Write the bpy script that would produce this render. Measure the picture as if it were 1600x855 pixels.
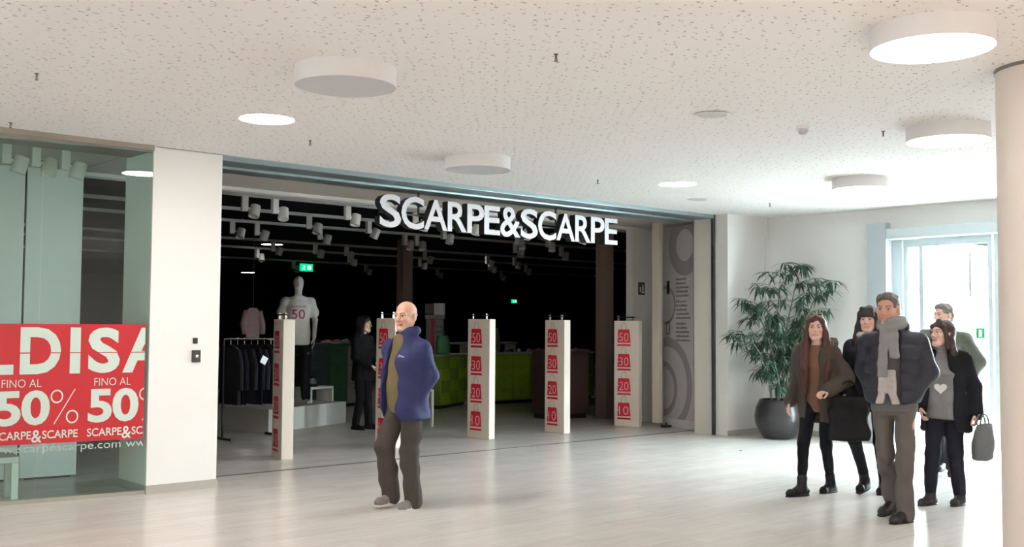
import bpy, math, random
import numpy as np
from mathutils import Matrix, Vector

for o in list(bpy.data.objects):
    bpy.data.objects.remove(o)
sc = bpy.context.scene
COL = sc.collection
PI = math.pi
rnd = random.Random(7)

# ------------------------------------------------------------------ camera, world, exposure
F_ = Vector((0.66723, 0.74320, 0.04946)).normalized()
YAW, PIT, ROL = math.radians(48.075), math.radians(2.834), math.radians(0.371)
f_ = Vector((math.cos(YAW) * math.cos(PIT), math.sin(YAW) * math.cos(PIT), math.sin(PIT)))
r0 = Vector((math.sin(YAW), -math.cos(YAW), 0))
u0 = r0.cross(f_)
r_ = math.cos(ROL) * r0 + math.sin(ROL) * u0
u_ = -math.sin(ROL) * r0 + math.cos(ROL) * u0
cam = bpy.data.cameras.new('camera')
cam.sensor_width = 36.0
cam.lens = 1650 / 1600 * 36.0
cam.clip_start = 0.05
cam.clip_end = 300
camo = bpy.data.objects.new('camera', cam)
COL.objects.link(camo)
M4 = Matrix((( r_.x, u_.x, -f_.x, 0), (r_.y, u_.y, -f_.y, 0), (r_.z, u_.z, -f_.z, 1.5), (0, 0, 0, 1)))
camo.matrix_world = M4
sc.camera = camo

world = bpy.data.worlds.new('daylight')
sc.world = world
world.use_nodes = True
bg = world.node_tree.nodes['Background']
bg.inputs[0].default_value = (0.80, 0.93, 1.0, 1)
SKY = 38.0
bg.inputs[1].default_value = SKY

sc.view_settings.view_transform = 'Standard'
sc.view_settings.look = 'None'
sc.view_settings.gamma = 1.0
sc.view_settings.use_curve_mapping = False
sc.view_settings.exposure = 0.36
LAMP_A, LAMP_SPOT, LAMP_FILL = 6.5, 96.0, 112.0
WARM = (1.0, 0.91, 0.85)
CEIL = 3.08

# ------------------------------------------------------------------ materials
MATS = {}
def srgb(r, g, b):
    def c(v):
        v /= 255.0
        return v / 12.92 if v <= 0.04045 else ((v + 0.055) / 1.055) ** 2.4
    return (c(r), c(g), c(b), 1)

def mat(name, rgb, rough=0.5, metal=0.0, spec=0.5, var=0.06, scale=12.0, bump=0.0, bscale=None, emit=None, stretch=None):
    if name in MATS:
        return MATS[name]
    m = bpy.data.materials.new(name)
    m.use_nodes = True
    nt = m.node_tree
    b = nt.nodes['Principled BSDF']
    b.inputs['Roughness'].default_value = rough
    b.inputs['Metallic'].default_value = metal
    b.inputs['Specular IOR Level'].default_value = spec
    tc = nt.nodes.new('ShaderNodeTexCoord')
    mp = nt.nodes.new('ShaderNodeMapping')
    nt.links.new(tc.outputs['Object'], mp.inputs[0])
    if stretch:
        mp.inputs['Scale'].default_value = stretch
    nz = nt.nodes.new('ShaderNodeTexNoise')
    nz.inputs['Scale'].default_value = scale
    nz.inputs['Detail'].default_value = 3
    nt.links.new(mp.outputs[0], nz.inputs['Vector'])
    cr = nt.nodes.new('ShaderNodeMix')
    cr.data_type = 'RGBA'
    c = rgb
    cr.inputs['A'].default_value = tuple(max(0, v * (1 - var)) for v in c[:3]) + (1,)
    cr.inputs['B'].default_value = tuple(min(1, v * (1 + var)) for v in c[:3]) + (1,)
    nt.links.new(nz.outputs['Fac'], cr.inputs['Factor'])
    nt.links.new(cr.outputs['Result'], b.inputs['Base Color'])
    if bump:
        n2 = nt.nodes.new('ShaderNodeTexNoise')
        n2.inputs['Scale'].default_value = bscale or scale * 6
        n2.inputs['Detail'].default_value = 4
        nt.links.new(mp.outputs[0], n2.inputs['Vector'])
        bp = nt.nodes.new('ShaderNodeBump')
        bp.inputs['Strength'].default_value = bump
        bp.inputs['Distance'].default_value = 0.01
        nt.links.new(n2.outputs['Fac'], bp.inputs['Height'])
        nt.links.new(bp.outputs[0], b.inputs['Normal'])
    if emit:
        b.inputs['Emission Color'].default_value = tuple(emit[0][:3]) + (1,)
        b.inputs['Emission Strength'].default_value = emit[1]
    MATS[name] = m
    return m

def mat_glass(name, tint, refl=1.0):
    if name in MATS:
        return MATS[name]
    m = bpy.data.materials.new(name)
    m.use_nodes = True
    nt = m.node_tree
    nt.nodes.clear()
    out = nt.nodes.new('ShaderNodeOutputMaterial')
    mx = nt.nodes.new('ShaderNodeMixShader')
    tr = nt.nodes.new('ShaderNodeBsdfTransparent')
    tr.inputs[0].default_value = tint
    gl = nt.nodes.new('ShaderNodeBsdfGlossy')
    gl.inputs['Roughness'].default_value = 0.0
    gl.inputs[0].default_value = (0.9, 1.0, 0.97, 1)
    fr = nt.nodes.new('ShaderNodeFresnel')
    fr.inputs[0].default_value = 1.5
    ml = nt.nodes.new('ShaderNodeMath')
    ml.operation = 'MULTIPLY'
    ml.inputs[1].default_value = refl
    ge = nt.nodes.new('ShaderNodeNewGeometry')
    inv = nt.nodes.new('ShaderNodeMath'); inv.operation = 'MULTIPLY_ADD'      # only the outer face of a pane mirrors
    inv.inputs[1].default_value = -1.0; inv.inputs[2].default_value = 1.0
    nt.links.new(ge.outputs['Backfacing'], inv.inputs[0])
    m0 = nt.nodes.new('ShaderNodeMath'); m0.operation = 'MULTIPLY'
    nt.links.new(fr.outputs[0], m0.inputs[0]); nt.links.new(inv.outputs[0], m0.inputs[1])
    nt.links.new(m0.outputs[0], ml.inputs[0])
    nt.links.new(ml.outputs[0], mx.inputs[0])
    nt.links.new(tr.outputs[0], mx.inputs[1])
    nt.links.new(gl.outputs[0], mx.inputs[2])
    nt.links.new(mx.outputs[0], out.inputs[0])
    MATS[name] = m
    return m

def mat_ceiling():
    m = bpy.data.materials.new('acoustic_plaster')
    m.use_nodes = True
    nt = m.node_tree
    b = nt.nodes['Principled BSDF']
    b.inputs['Roughness'].default_value = 0.85
    b.inputs['Specular IOR Level'].default_value = 0.2
    tc = nt.nodes.new('ShaderNodeTexCoord')
    nz = nt.nodes.new('ShaderNodeTexNoise')
    nz.inputs['Scale'].default_value = 35
    nz.inputs['Detail'].default_value = 2
    nt.links.new(tc.outputs['Object'], nz.inputs['Vector'])
    ad = nt.nodes.new('ShaderNodeVectorMath')
    ad.operation = 'MULTIPLY_ADD'
    nt.links.new(nz.outputs['Color'], ad.inputs[0])
    ad.inputs[1].default_value = (0.035, 0.035, 0.0)
    nt.links.new(tc.outputs['Object'], ad.inputs[2])
    mp = nt.nodes.new('ShaderNodeMapping')
    mp.inputs['Scale'].default_value = (0.62, 1.0, 1.0)
    mp.inputs['Rotation'].default_value = (0, 0, 0.5)
    nt.links.new(ad.outputs[0], mp.inputs[0])
    def specks(scale, th, keep):
        vo = nt.nodes.new('ShaderNodeTexVoronoi')
        vo.voronoi_dimensions = '2D'
        vo.inputs['Scale'].default_value = scale
        vo.inputs['Randomness'].default_value = 1.0
        nt.links.new(mp.outputs[0], vo.inputs['Vector'])
        rp = nt.nodes.new('ShaderNodeMapRange')
        rp.inputs['From Min'].default_value = th * 0.55
        rp.inputs['From Max'].default_value = th
        rp.inputs['To Min'].default_value = 1.0
        rp.inputs['To Max'].default_value = 0.0
        nt.links.new(vo.outputs['Distance'], rp.inputs['Value'])
        sp = nt.nodes.new('ShaderNodeSeparateColor')
        nt.links.new(vo.outputs['Color'], sp.inputs[0])
        gt = nt.nodes.new('ShaderNodeMath')
        gt.operation = 'LESS_THAN'
        gt.inputs[1].default_value = keep
        nt.links.new(sp.outputs[0], gt.inputs[0])
        mu = nt.nodes.new('ShaderNodeMath')
        mu.operation = 'MULTIPLY'
        nt.links.new(rp.outputs[0], mu.inputs[0])
        nt.links.new(gt.outputs[0], mu.inputs[1])
        return mu
    a = specks(19, 0.15, 0.52)
    c = specks(27, 0.14, 0.18)
    mxv = nt.nodes.new('ShaderNodeMath')
    mxv.operation = 'MAXIMUM'
    nt.links.new(a.outputs[0], mxv.inputs[0])
    nt.links.new(c.outputs[0], mxv.inputs[1])
    cm = nt.nodes.new('ShaderNodeMix')
    cm.data_type = 'RGBA'
    cm.inputs['A'].default_value = (0.87, 0.845, 0.825, 1)
    cm.inputs['B'].default_value = (0.45, 0.41, 0.38, 1)
    nt.links.new(mxv.outputs[0], cm.inputs['Factor'])
    nt.links.new(cm.outputs['Result'], b.inputs['Base Color'])
    bp = nt.nodes.new('ShaderNodeBump')
    bp.invert = True
    bp.inputs['Strength'].default_value = 0.4
    bp.inputs['Distance'].default_value = 0.005
    nt.links.new(mxv.outputs[0], bp.inputs['Height'])
    nt.links.new(bp.outputs[0], b.inputs['Normal'])
    return m

def mat_floor():
    m = bpy.data.materials.new('pale_wood_tile')
    m.use_nodes = True
    nt = m.node_tree
    b = nt.nodes['Principled BSDF']
    tc = nt.nodes.new('ShaderNodeTexCoord')
    br = nt.nodes.new('ShaderNodeTexBrick')
    br.inputs['Scale'].default_value = 1.0
    br.inputs['Brick Width'].default_value = 1.2
    br.inputs['Row Height'].default_value = 0.2
    br.inputs['Mortar Size'].default_value = 0.0025
    br.inputs['Mortar Smooth'].default_value = 0.3
    br.inputs['Color1'].default_value = (0.73, 0.69, 0.645, 1)
    br.inputs['Color2'].default_value = (0.79, 0.755, 0.71, 1)
    br.inputs['Mortar'].default_value = (0.64, 0.60, 0.56, 1)
    nt.links.new(tc.outputs['Object'], br.inputs['Vector'])
    mp = nt.nodes.new('ShaderNodeMapping')
    mp.inputs['Scale'].default_value = (1.2, 14, 1)
    nt.links.new(tc.outputs['Object'], mp.inputs[0])
    nz = nt.nodes.new('ShaderNodeTexNoise')
    nz.inputs['Scale'].default_value = 1.6
    nz.inputs['Detail'].default_value = 5
    nz.inputs['Roughness'].default_value = 0.6
    nt.links.new(mp.outputs[0], nz.inputs['Vector'])
    cr = nt.nodes.new('ShaderNodeMapRange')
    cr.inputs['From Min'].default_value = 0.3
    cr.inputs['From Max'].default_value = 0.7
    cr.inputs['To Min'].default_value = 0.9
    cr.inputs['To Max'].default_value = 1.06
    nt.links.new(nz.outputs['Fac'], cr.inputs['Value'])
    mx = nt.nodes.new('ShaderNodeVectorMath')
    mx.operation = 'SCALE'
    nt.links.new(br.outputs['Color'], mx.inputs[0])
    nt.links.new(cr.outputs[0], mx.inputs['Scale'])
    nt.links.new(mx.outputs[0], b.inputs['Base Color'])
    b.inputs['Roughness'].default_value = 0.2
    b.inputs['Specular IOR Level'].default_value = 0.5
    n2 = nt.nodes.new('ShaderNodeTexNoise')
    n2.inputs['Scale'].default_value = 3.0
    nt.links.new(tc.outputs['Object'], n2.inputs['Vector'])
    r2 = nt.nodes.new('ShaderNodeMapRange')
    r2.inputs['To Min'].default_value = 0.17
    r2.inputs['To Max'].default_value = 0.27
    nt.links.new(n2.outputs['Fac'], r2.inputs['Value'])
    nt.links.new(r2.outputs[0], b.inputs['Roughness'])
    return m

WHITE = mat('white_paint', (0.82, 0.81, 0.78, 1), 0.6, var=0.02, scale=3, bump=0.05, bscale=90)
GREYSKIRT = mat('grey_skirting', srgb(170, 166, 158), 0.45, var=0.04)
ALU = mat('brushed_aluminium', srgb(150, 165, 168), 0.35, 0.75, var=0.06, scale=4, stretch=(0.3, 20, 20))
CHROME = mat('polished_steel', srgb(215, 215, 215), 0.18, 1.0, var=0.03)
BLACKP = mat('black_plastic', srgb(22, 22, 24), 0.4, var=0.1)
DARKG = mat('dark_grey_plastic', srgb(62, 60, 60), 0.45, var=0.1)
REDP = mat('red_vinyl', srgb(205, 28, 50), 0.4, var=0.04)
WHITEV = mat('white_vinyl', srgb(238, 236, 232), 0.45, var=0.02)
LAMPW = mat('lamp_white_fabric', srgb(232, 230, 230), 0.7, var=0.02)
LAMPOFF = mat('lamp_opal_off', srgb(205, 205, 208), 0.5, var=0.02)

# ------------------------------------------------------------------ object helpers
def tag(o, label=None, cat=None, group=None, kind=None):
    if label: o['label'] = label
    if cat: o['category'] = cat
    if group: o['group'] = group
    if kind: o['kind'] = kind
    return o

def thing(name, label, cat, loc=(0, 0, 0), rotz=0.0, group=None):
    o = bpy.data.objects.new(name, None)
    o.empty_display_size = 0.1
    COL.objects.link(o)
    o.location = loc
    o.rotation_euler = (0, 0, rotz)
    return tag(o, label, cat, group)

class MB:
    def __init__(s):
        s.v, s.f, s.mi = [], [], []
        s.T = Matrix.Identity(4)
        s.m = 0
    def add(s, vs, fs):
        n = len(s.v)
        s.v += [tuple(s.T @ Vector(p)) for p in vs]
        s.f += [tuple(i + n for i in q) for q in fs]
        s.mi += [s.m] * len(fs)
        return s
    def box(s, lo, hi):
        x0, y0, z0 = lo; x1, y1, z1 = hi
        return s.add([(x0, y0, z0), (x1, y0, z0), (x1, y1, z0), (x0, y1, z0), (x0, y0, z1), (x1, y0, z1), (x1, y1, z1), (x0, y1, z1)],
                     [(0, 3, 2, 1), (4, 5, 6, 7), (0, 1, 5, 4), (1, 2, 6, 5), (2, 3, 7, 6), (3, 0, 4, 7)])
    def rbox(s, lo, hi, r):
        # box with edges rounded in its own mesh (chamfered twice)
        import bmesh
        bm = bmesh.new()
        bmesh.ops.create_cube(bm, size=1)
        for v in bm.verts:
            v.co = Vector([(lo[i] + hi[i]) / 2 + v.co[i] * (hi[i] - lo[i]) for i in range(3)])
        bmesh.ops.bevel(bm, geom=list(bm.edges), offset=r, segments=3, affect='EDGES', profile=0.5)
        bm.verts.index_update()
        s.add([tuple(v.co) for v in bm.verts], [tuple(v.index for v in f.verts) for f in bm.faces])
        bm.free()
        return s
    def prism(s, poly, z0, z1):
        n = len(poly)
        vs = [(p[0], p[1], z0) for p in poly] + [(p[0], p[1], z1) for p in poly]
        fs = [tuple(range(n - 1, -1, -1)), tuple(range(n, 2 * n))] + [(i, (i + 1) % n, n + (i + 1) % n, n + i) for i in range(n)]
        return s.add(vs, fs)
    def lathe(s, prof, c=(0, 0, 0), n=32, caps=True):
        vs, fs = [], []
        for (r, z) in prof:
            for i in range(n):
                a = 2 * PI * i / n
                vs.append((c[0] + r * math.cos(a), c[1] + r * math.sin(a), c[2] + z))
        for j in range(len(prof) - 1):
            for i in range(n):
                k = (i + 1) % n
                fs.append((j * n + i, j * n + k, (j + 1) * n + k, (j + 1) * n + i))
        if caps:
            fs.append(tuple(range(n - 1, -1, -1)))
            fs.append(tuple((len(prof) - 1) * n + i for i in range(n)))
        return s.add(vs, fs)
    def tube(s, pts, r, n=8, closed=False):
        pts = [Vector(p) for p in pts]
        rs = r if isinstance(r, (list, tuple)) else [r] * len(pts)
        N = len(pts)
        vs, fs = [], []
        prev = None
        for i, p in enumerate(pts):
            if closed:
                t = (pts[(i + 1) % N] - pts[i - 1])
            else:
                t = pts[min(i + 1, N - 1)] - pts[max(i - 1, 0)]
            t = t.normalized() if t.length > 1e-9 else Vector((0, 0, 1))
            if prev is None:
                a = Vector((0, 0, 1)) if abs(t.z) < 0.9 else Vector((1, 0, 0))
                x = t.cross(a).normalized()
            else:
                x = (prev - t * prev.dot(t)).normalized()
            prev = x
            y = t.cross(x)
            for k in range(n):
                a = 2 * PI * k / n
                vs.append(tuple(p + (x * math.cos(a) + y * math.sin(a)) * rs[i]))
        for i in range(N if closed else N - 1):
            j = (i + 1) % N
            for k in range(n):
                q = (k + 1) % n
                fs.append((i * n + k, i * n + q, j * n + q, j * n + k))
        if not closed:
            fs.append(tuple(range(n - 1, -1, -1)))
            fs.append(tuple((N - 1) * n + k for k in range(n)))
        return s.add(vs, fs)
    def build(s, name, mats, parent=None, smooth=False, loc=None, rot=None):
        me = bpy.data.meshes.new(name)
        me.from_pydata(s.v, [], s.f)
        mats = mats if isinstance(mats, (list, tuple)) else [mats]
        for m in mats:
            me.materials.append(m)
        me.polygons.foreach_set('material_index', s.mi)
        if smooth:
            me.polygons.foreach_set('use_smooth', [True] * len(s.f))
            try:
                me.set_sharp_from_angle(angle=math.radians(40))
            except Exception:
                pass
        me.update()
        o = bpy.data.objects.new(name, me)
        COL.objects.link(o)
        if parent: o.parent = parent
        if loc: o.location = loc
        if rot: o.rotation_euler = rot
        return o

def structure(o, label=None):
    o['kind'] = 'structure'
    if label: o['label'] = label
    return o

def text_obj(name, body, h, extrude, m, parent=None, bold=0.0, width=None, mtx=None, shear=0.0, spacing=1.0, aspect=None):
    """letters lying in local XY (x right, y up), origin at lower left, cap height h"""
    cu = bpy.data.curves.new(name, 'FONT')
    cu.body = body
    cu.size = 1.0
    cu.offset = bold
    cu.shear = shear
    cu.extrude = 0.0
    cu.space_character = spacing
    cu.resolution_u = 4
    tmp = bpy.data.objects.new(name + '_curve', cu)
    COL.objects.link(tmp)
    dg = bpy.context.evaluated_depsgraph_get()
    dg.update()
    me = bpy.data.meshes.new_from_object(tmp.evaluated_get(dg))
    bpy.data.objects.remove(tmp)
    bpy.data.curves.remove(cu)
    n = len(me.vertices)
    co = np.zeros(n * 3)
    me.vertices.foreach_get('co', co)
    co = co.reshape(-1, 3)
    x0, x1 = co[:, 0].min(), co[:, 0].max()
    y0, y1 = co[:, 1].min(), co[:, 1].max()
    sy = h / (y1 - y0)
    sx = (width / (x1 - x0)) if width else sy * (aspect or 1.0)
    co[:, 0] = (co[:, 0] - x0) * sx
    co[:, 1] = (co[:, 1] - y0) * sy
    vs = [tuple(p) for p in co]
    fs = [tuple(p.vertices) for p in me.polygons]
    if extrude > 0:
        ec = {}
        for p in fs:
            for i in range(len(p)):
                a, b = p[i], p[(i + 1) % len(p)]
                ec[(a, b)] = ec.get((a, b), 0) + 1
        front = [(x, y, extrude) for x, y, z in vs]
        allv = vs + front
        af = [tuple(reversed(p)) for p in fs] + [tuple(i + n for i in p) for p in fs]
        for (a, b) in list(ec):
            if (b, a) not in ec:
                af.append((a, b, b + n, a + n))
        nf = len(fs)
        mi = [0] * nf + [1] * nf + [0] * (len(af) - 2 * nf)
    else:
        allv, af, mi = vs, fs, [0] * len(fs)
    bpy.data.meshes.remove(me)
    me = bpy.data.meshes.new(name)
    me.from_pydata(allv, [], af)
    for mm in (m if isinstance(m, (list, tuple)) else [m]):
        me.materials.append(mm)
    if len(me.materials) > 1:
        me.polygons.foreach_set('material_index', mi)
    me.update()
    o = bpy.data.objects.new(name, me)
    COL.objects.link(o)
    if parent: o.parent = parent
    if mtx is not None: o.matrix_local = mtx
    return o

def frame_mtx(origin, xdir, ydir):
    x = Vector(xdir).normalized(); y = Vector(ydir).normalized(); z = x.cross(y)
    return Matrix(((x.x, y.x, z.x, origin[0]), (x.y, y.y, z.y, origin[1]), (x.z, y.z, z.z, origin[2]), (0, 0, 0, 1)))

ORD = ['first', 'second', 'third', 'fourth', 'fifth', 'sixth', 'seventh', 'eighth', 'ninth', 'tenth', 'eleventh', 'twelfth', 'thirteenth', 'fourteenth']

# ------------------------------------------------------------------ the setting
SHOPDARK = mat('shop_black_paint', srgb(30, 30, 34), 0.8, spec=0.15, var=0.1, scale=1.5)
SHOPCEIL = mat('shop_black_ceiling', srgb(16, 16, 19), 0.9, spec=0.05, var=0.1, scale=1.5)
SOFFIT = mat('beige_soffit', srgb(208, 202, 194), 0.6, var=0.02, scale=2)
BROWN = mat('brown_pillar_paint', srgb(112, 92, 84), 0.6, var=0.05, scale=2)
PAVE = mat('pale_paving', srgb(190, 190, 186), 0.7, var=0.08, scale=2)

fl = MB().box((-9, -9, -0.12), (12.95, 9.12, 0)).build('floor', mat_floor())
structure(fl, 'pale wood-look tile floor of the mall hall')
fs_ = MB().box((-4, 9.12, -0.12), (32, 34, 0)).build('floor_shop', fl.data.materials[0])
structure(fs_)
structure(MB().box((-9, -9, CEIL), (12.95, 9.10, CEIL + 0.2)).build('ceiling', mat_ceiling()), 'pale perforated plaster ceiling of the hall')
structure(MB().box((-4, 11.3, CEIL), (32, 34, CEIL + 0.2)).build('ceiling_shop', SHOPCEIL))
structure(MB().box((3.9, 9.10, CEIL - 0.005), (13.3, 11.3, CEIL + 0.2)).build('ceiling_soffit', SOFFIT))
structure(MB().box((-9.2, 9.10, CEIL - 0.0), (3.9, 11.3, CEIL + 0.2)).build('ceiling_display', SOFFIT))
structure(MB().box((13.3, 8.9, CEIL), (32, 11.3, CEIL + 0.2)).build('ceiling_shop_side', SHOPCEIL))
structure(MB().box((12.9, 8.88, 0), (13.35, 9.5, CEIL)).build('wall_corner', WHITE))
structure(MB().box((3.9, 11.12, CEIL - 0.045), (13.3, 11.28, CEIL)).build('trim_1', WHITE))
structure(MB().box((0.2, 9.06, CEIL - 0.045), (3.86, 9.62, CEIL)).build('trim_2', mat('taupe_trim', srgb(150, 138, 128), 0.5, var=0.03)))

# hall walls that stand out of view close the room
structure(MB().box((-9.2, -9, 0), (-9, 9.3, CEIL)).build('wall_left', WHITE))
structure(MB().box((-9.2, -9.2, 0), (13.15, -9, CEIL)).build('wall_back', WHITE))
structure(MB().box((-9, 9.6, 0), (0.3, 9.8, CEIL)).build('wall_front_left', WHITE))

# left pillar of the shop front
p = MB().box((3.87, 9.10, 0.0), (4.53, 9.72, CEIL)).build('wall_front_pillar', WHITE)
structure(p, 'white pillar between display window and shop entrance')
structure(MB().box((3.862, 9.085, 0), (4.54, 9.73, 0.075)).build('baseboard_pillar', GREYSKIRT))

# right end of the shop front: white return, short wall, corner
structure(MB().box((12.02, 8.90, 0), (12.99, 9.14, CEIL)).build('wall_front_right', WHITE))
structure(MB().box((12.005, 8.885, 0), (12.99, 8.90, 0.075)).build('baseboard_front_right', GREYSKIRT))
structure(MB().box((12.002, 9.14, 0), (12.75, 9.47, CEIL)).build('wall_jamb', mat('cream_jamb', srgb(222, 216, 206), 0.55, var=0.02)))
structure(MB().box((11.965, 9.10, 0), (12.005, 9.142, CEIL)).build('trim_3', mat('dark_metal_angle', srgb(70, 72, 72), 0.4, 0.5)))
structure(MB().prism([(12.36, 9.47), (13.3, 9.47), (13.3, 11.2), (12.70, 10.62)], 0, CEIL).build('wall_niche', WHITE))
structure(MB().box((12.56, 11.13, 0), (13.6, 11.27, CEIL)).build('wall_niche_end', WHITE))
structure(MB().box((12.255, 10.33, 0.06), (12.33, 10.47, CEIL)).build('trim_4', mat('cream_panel', srgb(218, 208, 194), 0.5, var=0.02)))

# right wall with entrance
XR = 12.95
rw = MB()
rw.box((XR, 7.02, 0), (XR + 0.25, 8.92, CEIL))
rw.box((XR, 3.4, 2.68), (XR + 0.25, 7.02, CEIL))
rw.box((XR, -9, 0), (XR + 0.25, 3.4, CEIL))
structure(rw.build('wall_right', WHITE), 'white end wall with the glazed entrance')
structure(MB().box((XR - 0.015, 7.25, 0), (XR, 8.9, 0.075)).build('baseboard_right', GREYSKIRT))
structure(MB().box((XR - 0.12, 6.98, 0), (XR + 0.02, 7.25, 2.88)).build('trim_5', mat('grey_blue_pier', srgb(176, 184, 190), 0.5, var=0.02)))

# shop walls, far away and dark
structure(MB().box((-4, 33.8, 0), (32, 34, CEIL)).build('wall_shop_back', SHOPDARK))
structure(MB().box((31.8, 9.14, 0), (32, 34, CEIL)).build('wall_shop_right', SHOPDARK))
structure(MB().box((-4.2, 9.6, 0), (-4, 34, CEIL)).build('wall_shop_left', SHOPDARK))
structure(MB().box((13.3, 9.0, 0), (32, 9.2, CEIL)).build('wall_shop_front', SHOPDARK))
structure(MB().box((13.2, 8.93, -0.02), (33, 8.99, 3.6)).build('wall_outside', mat('pale_render', srgb(228, 228, 226), 0.8, var=0.03)))
structure(MB().box((12.63, 11.76, 0), (12.80, 12.0, CEIL)).build('wall_shop_pillar', BROWN), 'brown square pillar by the right end of the entrance')
structure(MB().box((11.42, 15.7, 0), (11.64, 15.9, CEIL)).build('wall_shop_post', BROWN), 'brown square pillar in the middle of the dark shop')

# floor track
structure(MB().box((4.54, 9.685, 0.0), (12.36, 9.725, 0.004)).build('trim_6', mat('floor_track', srgb(84, 78, 72), 0.5, 0.3)))

# outdoors
structure(MB().box((13.2, -10, -0.14), (60, 30, -0.02)).build('ground', PAVE), 'pale paving outside the entrance')

m = MB(); m.add([(-.02, -.012, 0.001), (.022, -.006, 0.001), (.012, .014, 0.001), (-.012, .01, 0.001), (-.018, -.01, .006), (.02, -.005, .012), (.01, .012, .008), (-.01, .008, .005)], [(0, 3, 2, 1), (4, 5, 6, 7), (0, 1, 5, 4), (1, 2, 6, 5), (2, 3, 7, 6), (3, 0, 4, 7)])
o = m.build('dry_leaf', mat('dry_leaf_brown', srgb(70, 56, 50), 0.7), None, loc=(10.68, 7.73, 0.0)); tag(o, 'tiny brown dry leaf scrap lying alone on the hall floor', 'leaf')

# ------------------------------------------------------------------ entrance doors
FRAME = mat('door_frame_white', srgb(196, 206, 208), 0.4, 0.1, var=0.02)
dg_ = thing('door_1', 'white framed sliding glass entrance door in the end wall', 'door', (XR + 0.1, 0, 0))
dg_['kind'] = 'structure'
h = MB(); h.rbox((-0.24, 3.4, 2.66), (0.1, 6.97, 2.80), 0.012); h.build('header_box', FRAME, dg_)
MB().box((-0.02, 6.86, 0), (0.12, 7.0, 2.66)).build('side_frame', FRAME, dg_)
MB().box((-0.02, 3.4, 0), (0.12, 3.55, 2.66)).build('side_frame', FRAME, dg_)
def leaf(y0, y1, x0, nm):
    t = 0.055
    m = MB()
    m.box((x0, y0, 0.01), (x0 + 0.05, y0 + t, 2.66)); m.box((x0, y1 - t, 0.01), (x0 + 0.05, y1, 2.66))
    m.box((x0, y0 + t, 0.01), (x0 + 0.05, y1 - t, 0.11)); m.box((x0, y0 + t, 2.56), (x0 + 0.05, y1 - t, 2.66))
    a = m.build(nm, FRAME, dg_)
    MB().box((x0 + 0.02, y0 + t, 0.11), (x0 + 0.028, y1 - t, 2.56)).build('pane', mat_glass('clear_glass', (0.95, 0.97, 0.97, 1)), a)
    return a
leaf(6.60, 6.86, 0.03, 'fixed_leaf')
leaf(5.68, 6.62, -0.04, 'sliding_leaf')
leaf(4.72, 5.66, -0.04, 'sliding_leaf')
leaf(3.55, 4.74, 0.03, 'fixed_leaf')
hb = MB(); hb.tube([(-0.05, 5.93, 1.9), (-0.09, 5.93, 1.9), (-0.09, 5.93, 2.45), (-0.05, 5.93, 2.45)], 0.014)
hb.build('door_handle', ALU, dg_)
s = MB().box((0, 0, 0), (0.006, 0.11, 0.13)).build('door_sticker', mat('green_sign', srgb(20, 140, 90), 0.5), None, loc=(XR + 0.052, 5.78, 1.38))
s.parent = None
tag(s, 'small green square safety sticker on the glass of the entrance door', 'sticker')
st2 = MB().box((-0.002, 0.035, 0.02), (0.0, 0.075, 0.11)).build('pictogram', WHITEV, s)
b = MB().box((0, 0, 0), (0.025, 0.03, 0.13)).build('wall_sensor', BLACKP, None, loc=(XR - 0.025, 7.27, 1.99))
tag(b, 'small black sensor strip on the end wall beside the grey pier', 'sensor')

# ------------------------------------------------------------------ round column on the right
c = thing('round_column', 'thick round cream column standing in front of the entrance', 'column', (6.637, 2.536, 0))
c['kind'] = 'structure'
MB().lathe([(0.3, 0), (0.3, CEIL - 0.02)], n=64).build('shaft', mat('cream_column_paint', srgb(226, 214, 204), 0.55, var=0.015, scale=2), c, smooth=True)
MB().lathe([(0.308, CEIL - 0.02), (0.308, CEIL)], n=64).build('collar', mat('collar_grey', srgb(120, 115, 108), 0.5), c, smooth=True)

# ------------------------------------------------------------------ display window
A = Vector((0.30, 9.625)); B = Vector((3.868, 9.115))
d = (B - A).normalized(); nrm = Vector((d.y, -d.x))     # towards the hall
ang = math.atan2(d.y, d.x)
L = (B - A).length
W = thing('window_1', 'tall greenish display window left of the white pillar', 'window', (A.x, A.y, 0), ang)
W['kind'] = 'structure'
GL = mat_glass('green_shop_glass', (0.85, 0.935, 0.91, 1), 1.1)
seam = 2.70
for a0, a1 in ((0.0, 1.3), (1.304, seam), (seam + 0.004, L)):
    MB().box((a0, 0, 0.035), (a1, 0.010, CEIL - 0.04)).build('pane', GL, W)
MB().box((0, -0.005, 0), (L, 0.05, 0.035)).build('sill_profile', mat('sill_grey', srgb(160, 158, 146), 0.4, 0.3), W)
MB().box((0, -0.005, CEIL - 0.05), (L, 0.04, CEIL - 0.035)).build('head_profile', ALU, W)

# sale poster stuck on the glass
PZ0, PZ1 = 0.49, 1.491
PO = thing('sale_poster', 'wide red sale poster with white lettering on the display window', 'poster', (A.x, A.y, 0), ang)
MB().box((0.02, -0.003, PZ0), (L - 0.03, -0.001, PZ1)).build('sheet', mat('poster_red', srgb(186, 24, 36), 0.35, var=0.05, scale=3), PO)
POSW = mat('poster_white', srgb(205, 222, 212), 0.4, var=0.03)
POSR = MATS['poster_red']
def ptext(s, u, z, h, w=None, bold=0.0, off=0.0045, m=None, nm='lettering', spacing=1.0):
    return text_obj(nm, s, h, 0.0, m or POSW, PO, bold=bold, width=w, mtx=frame_mtx((u, -off, z), (1, 0, 0), (0, 0, 1)), spacing=spacing)

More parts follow.
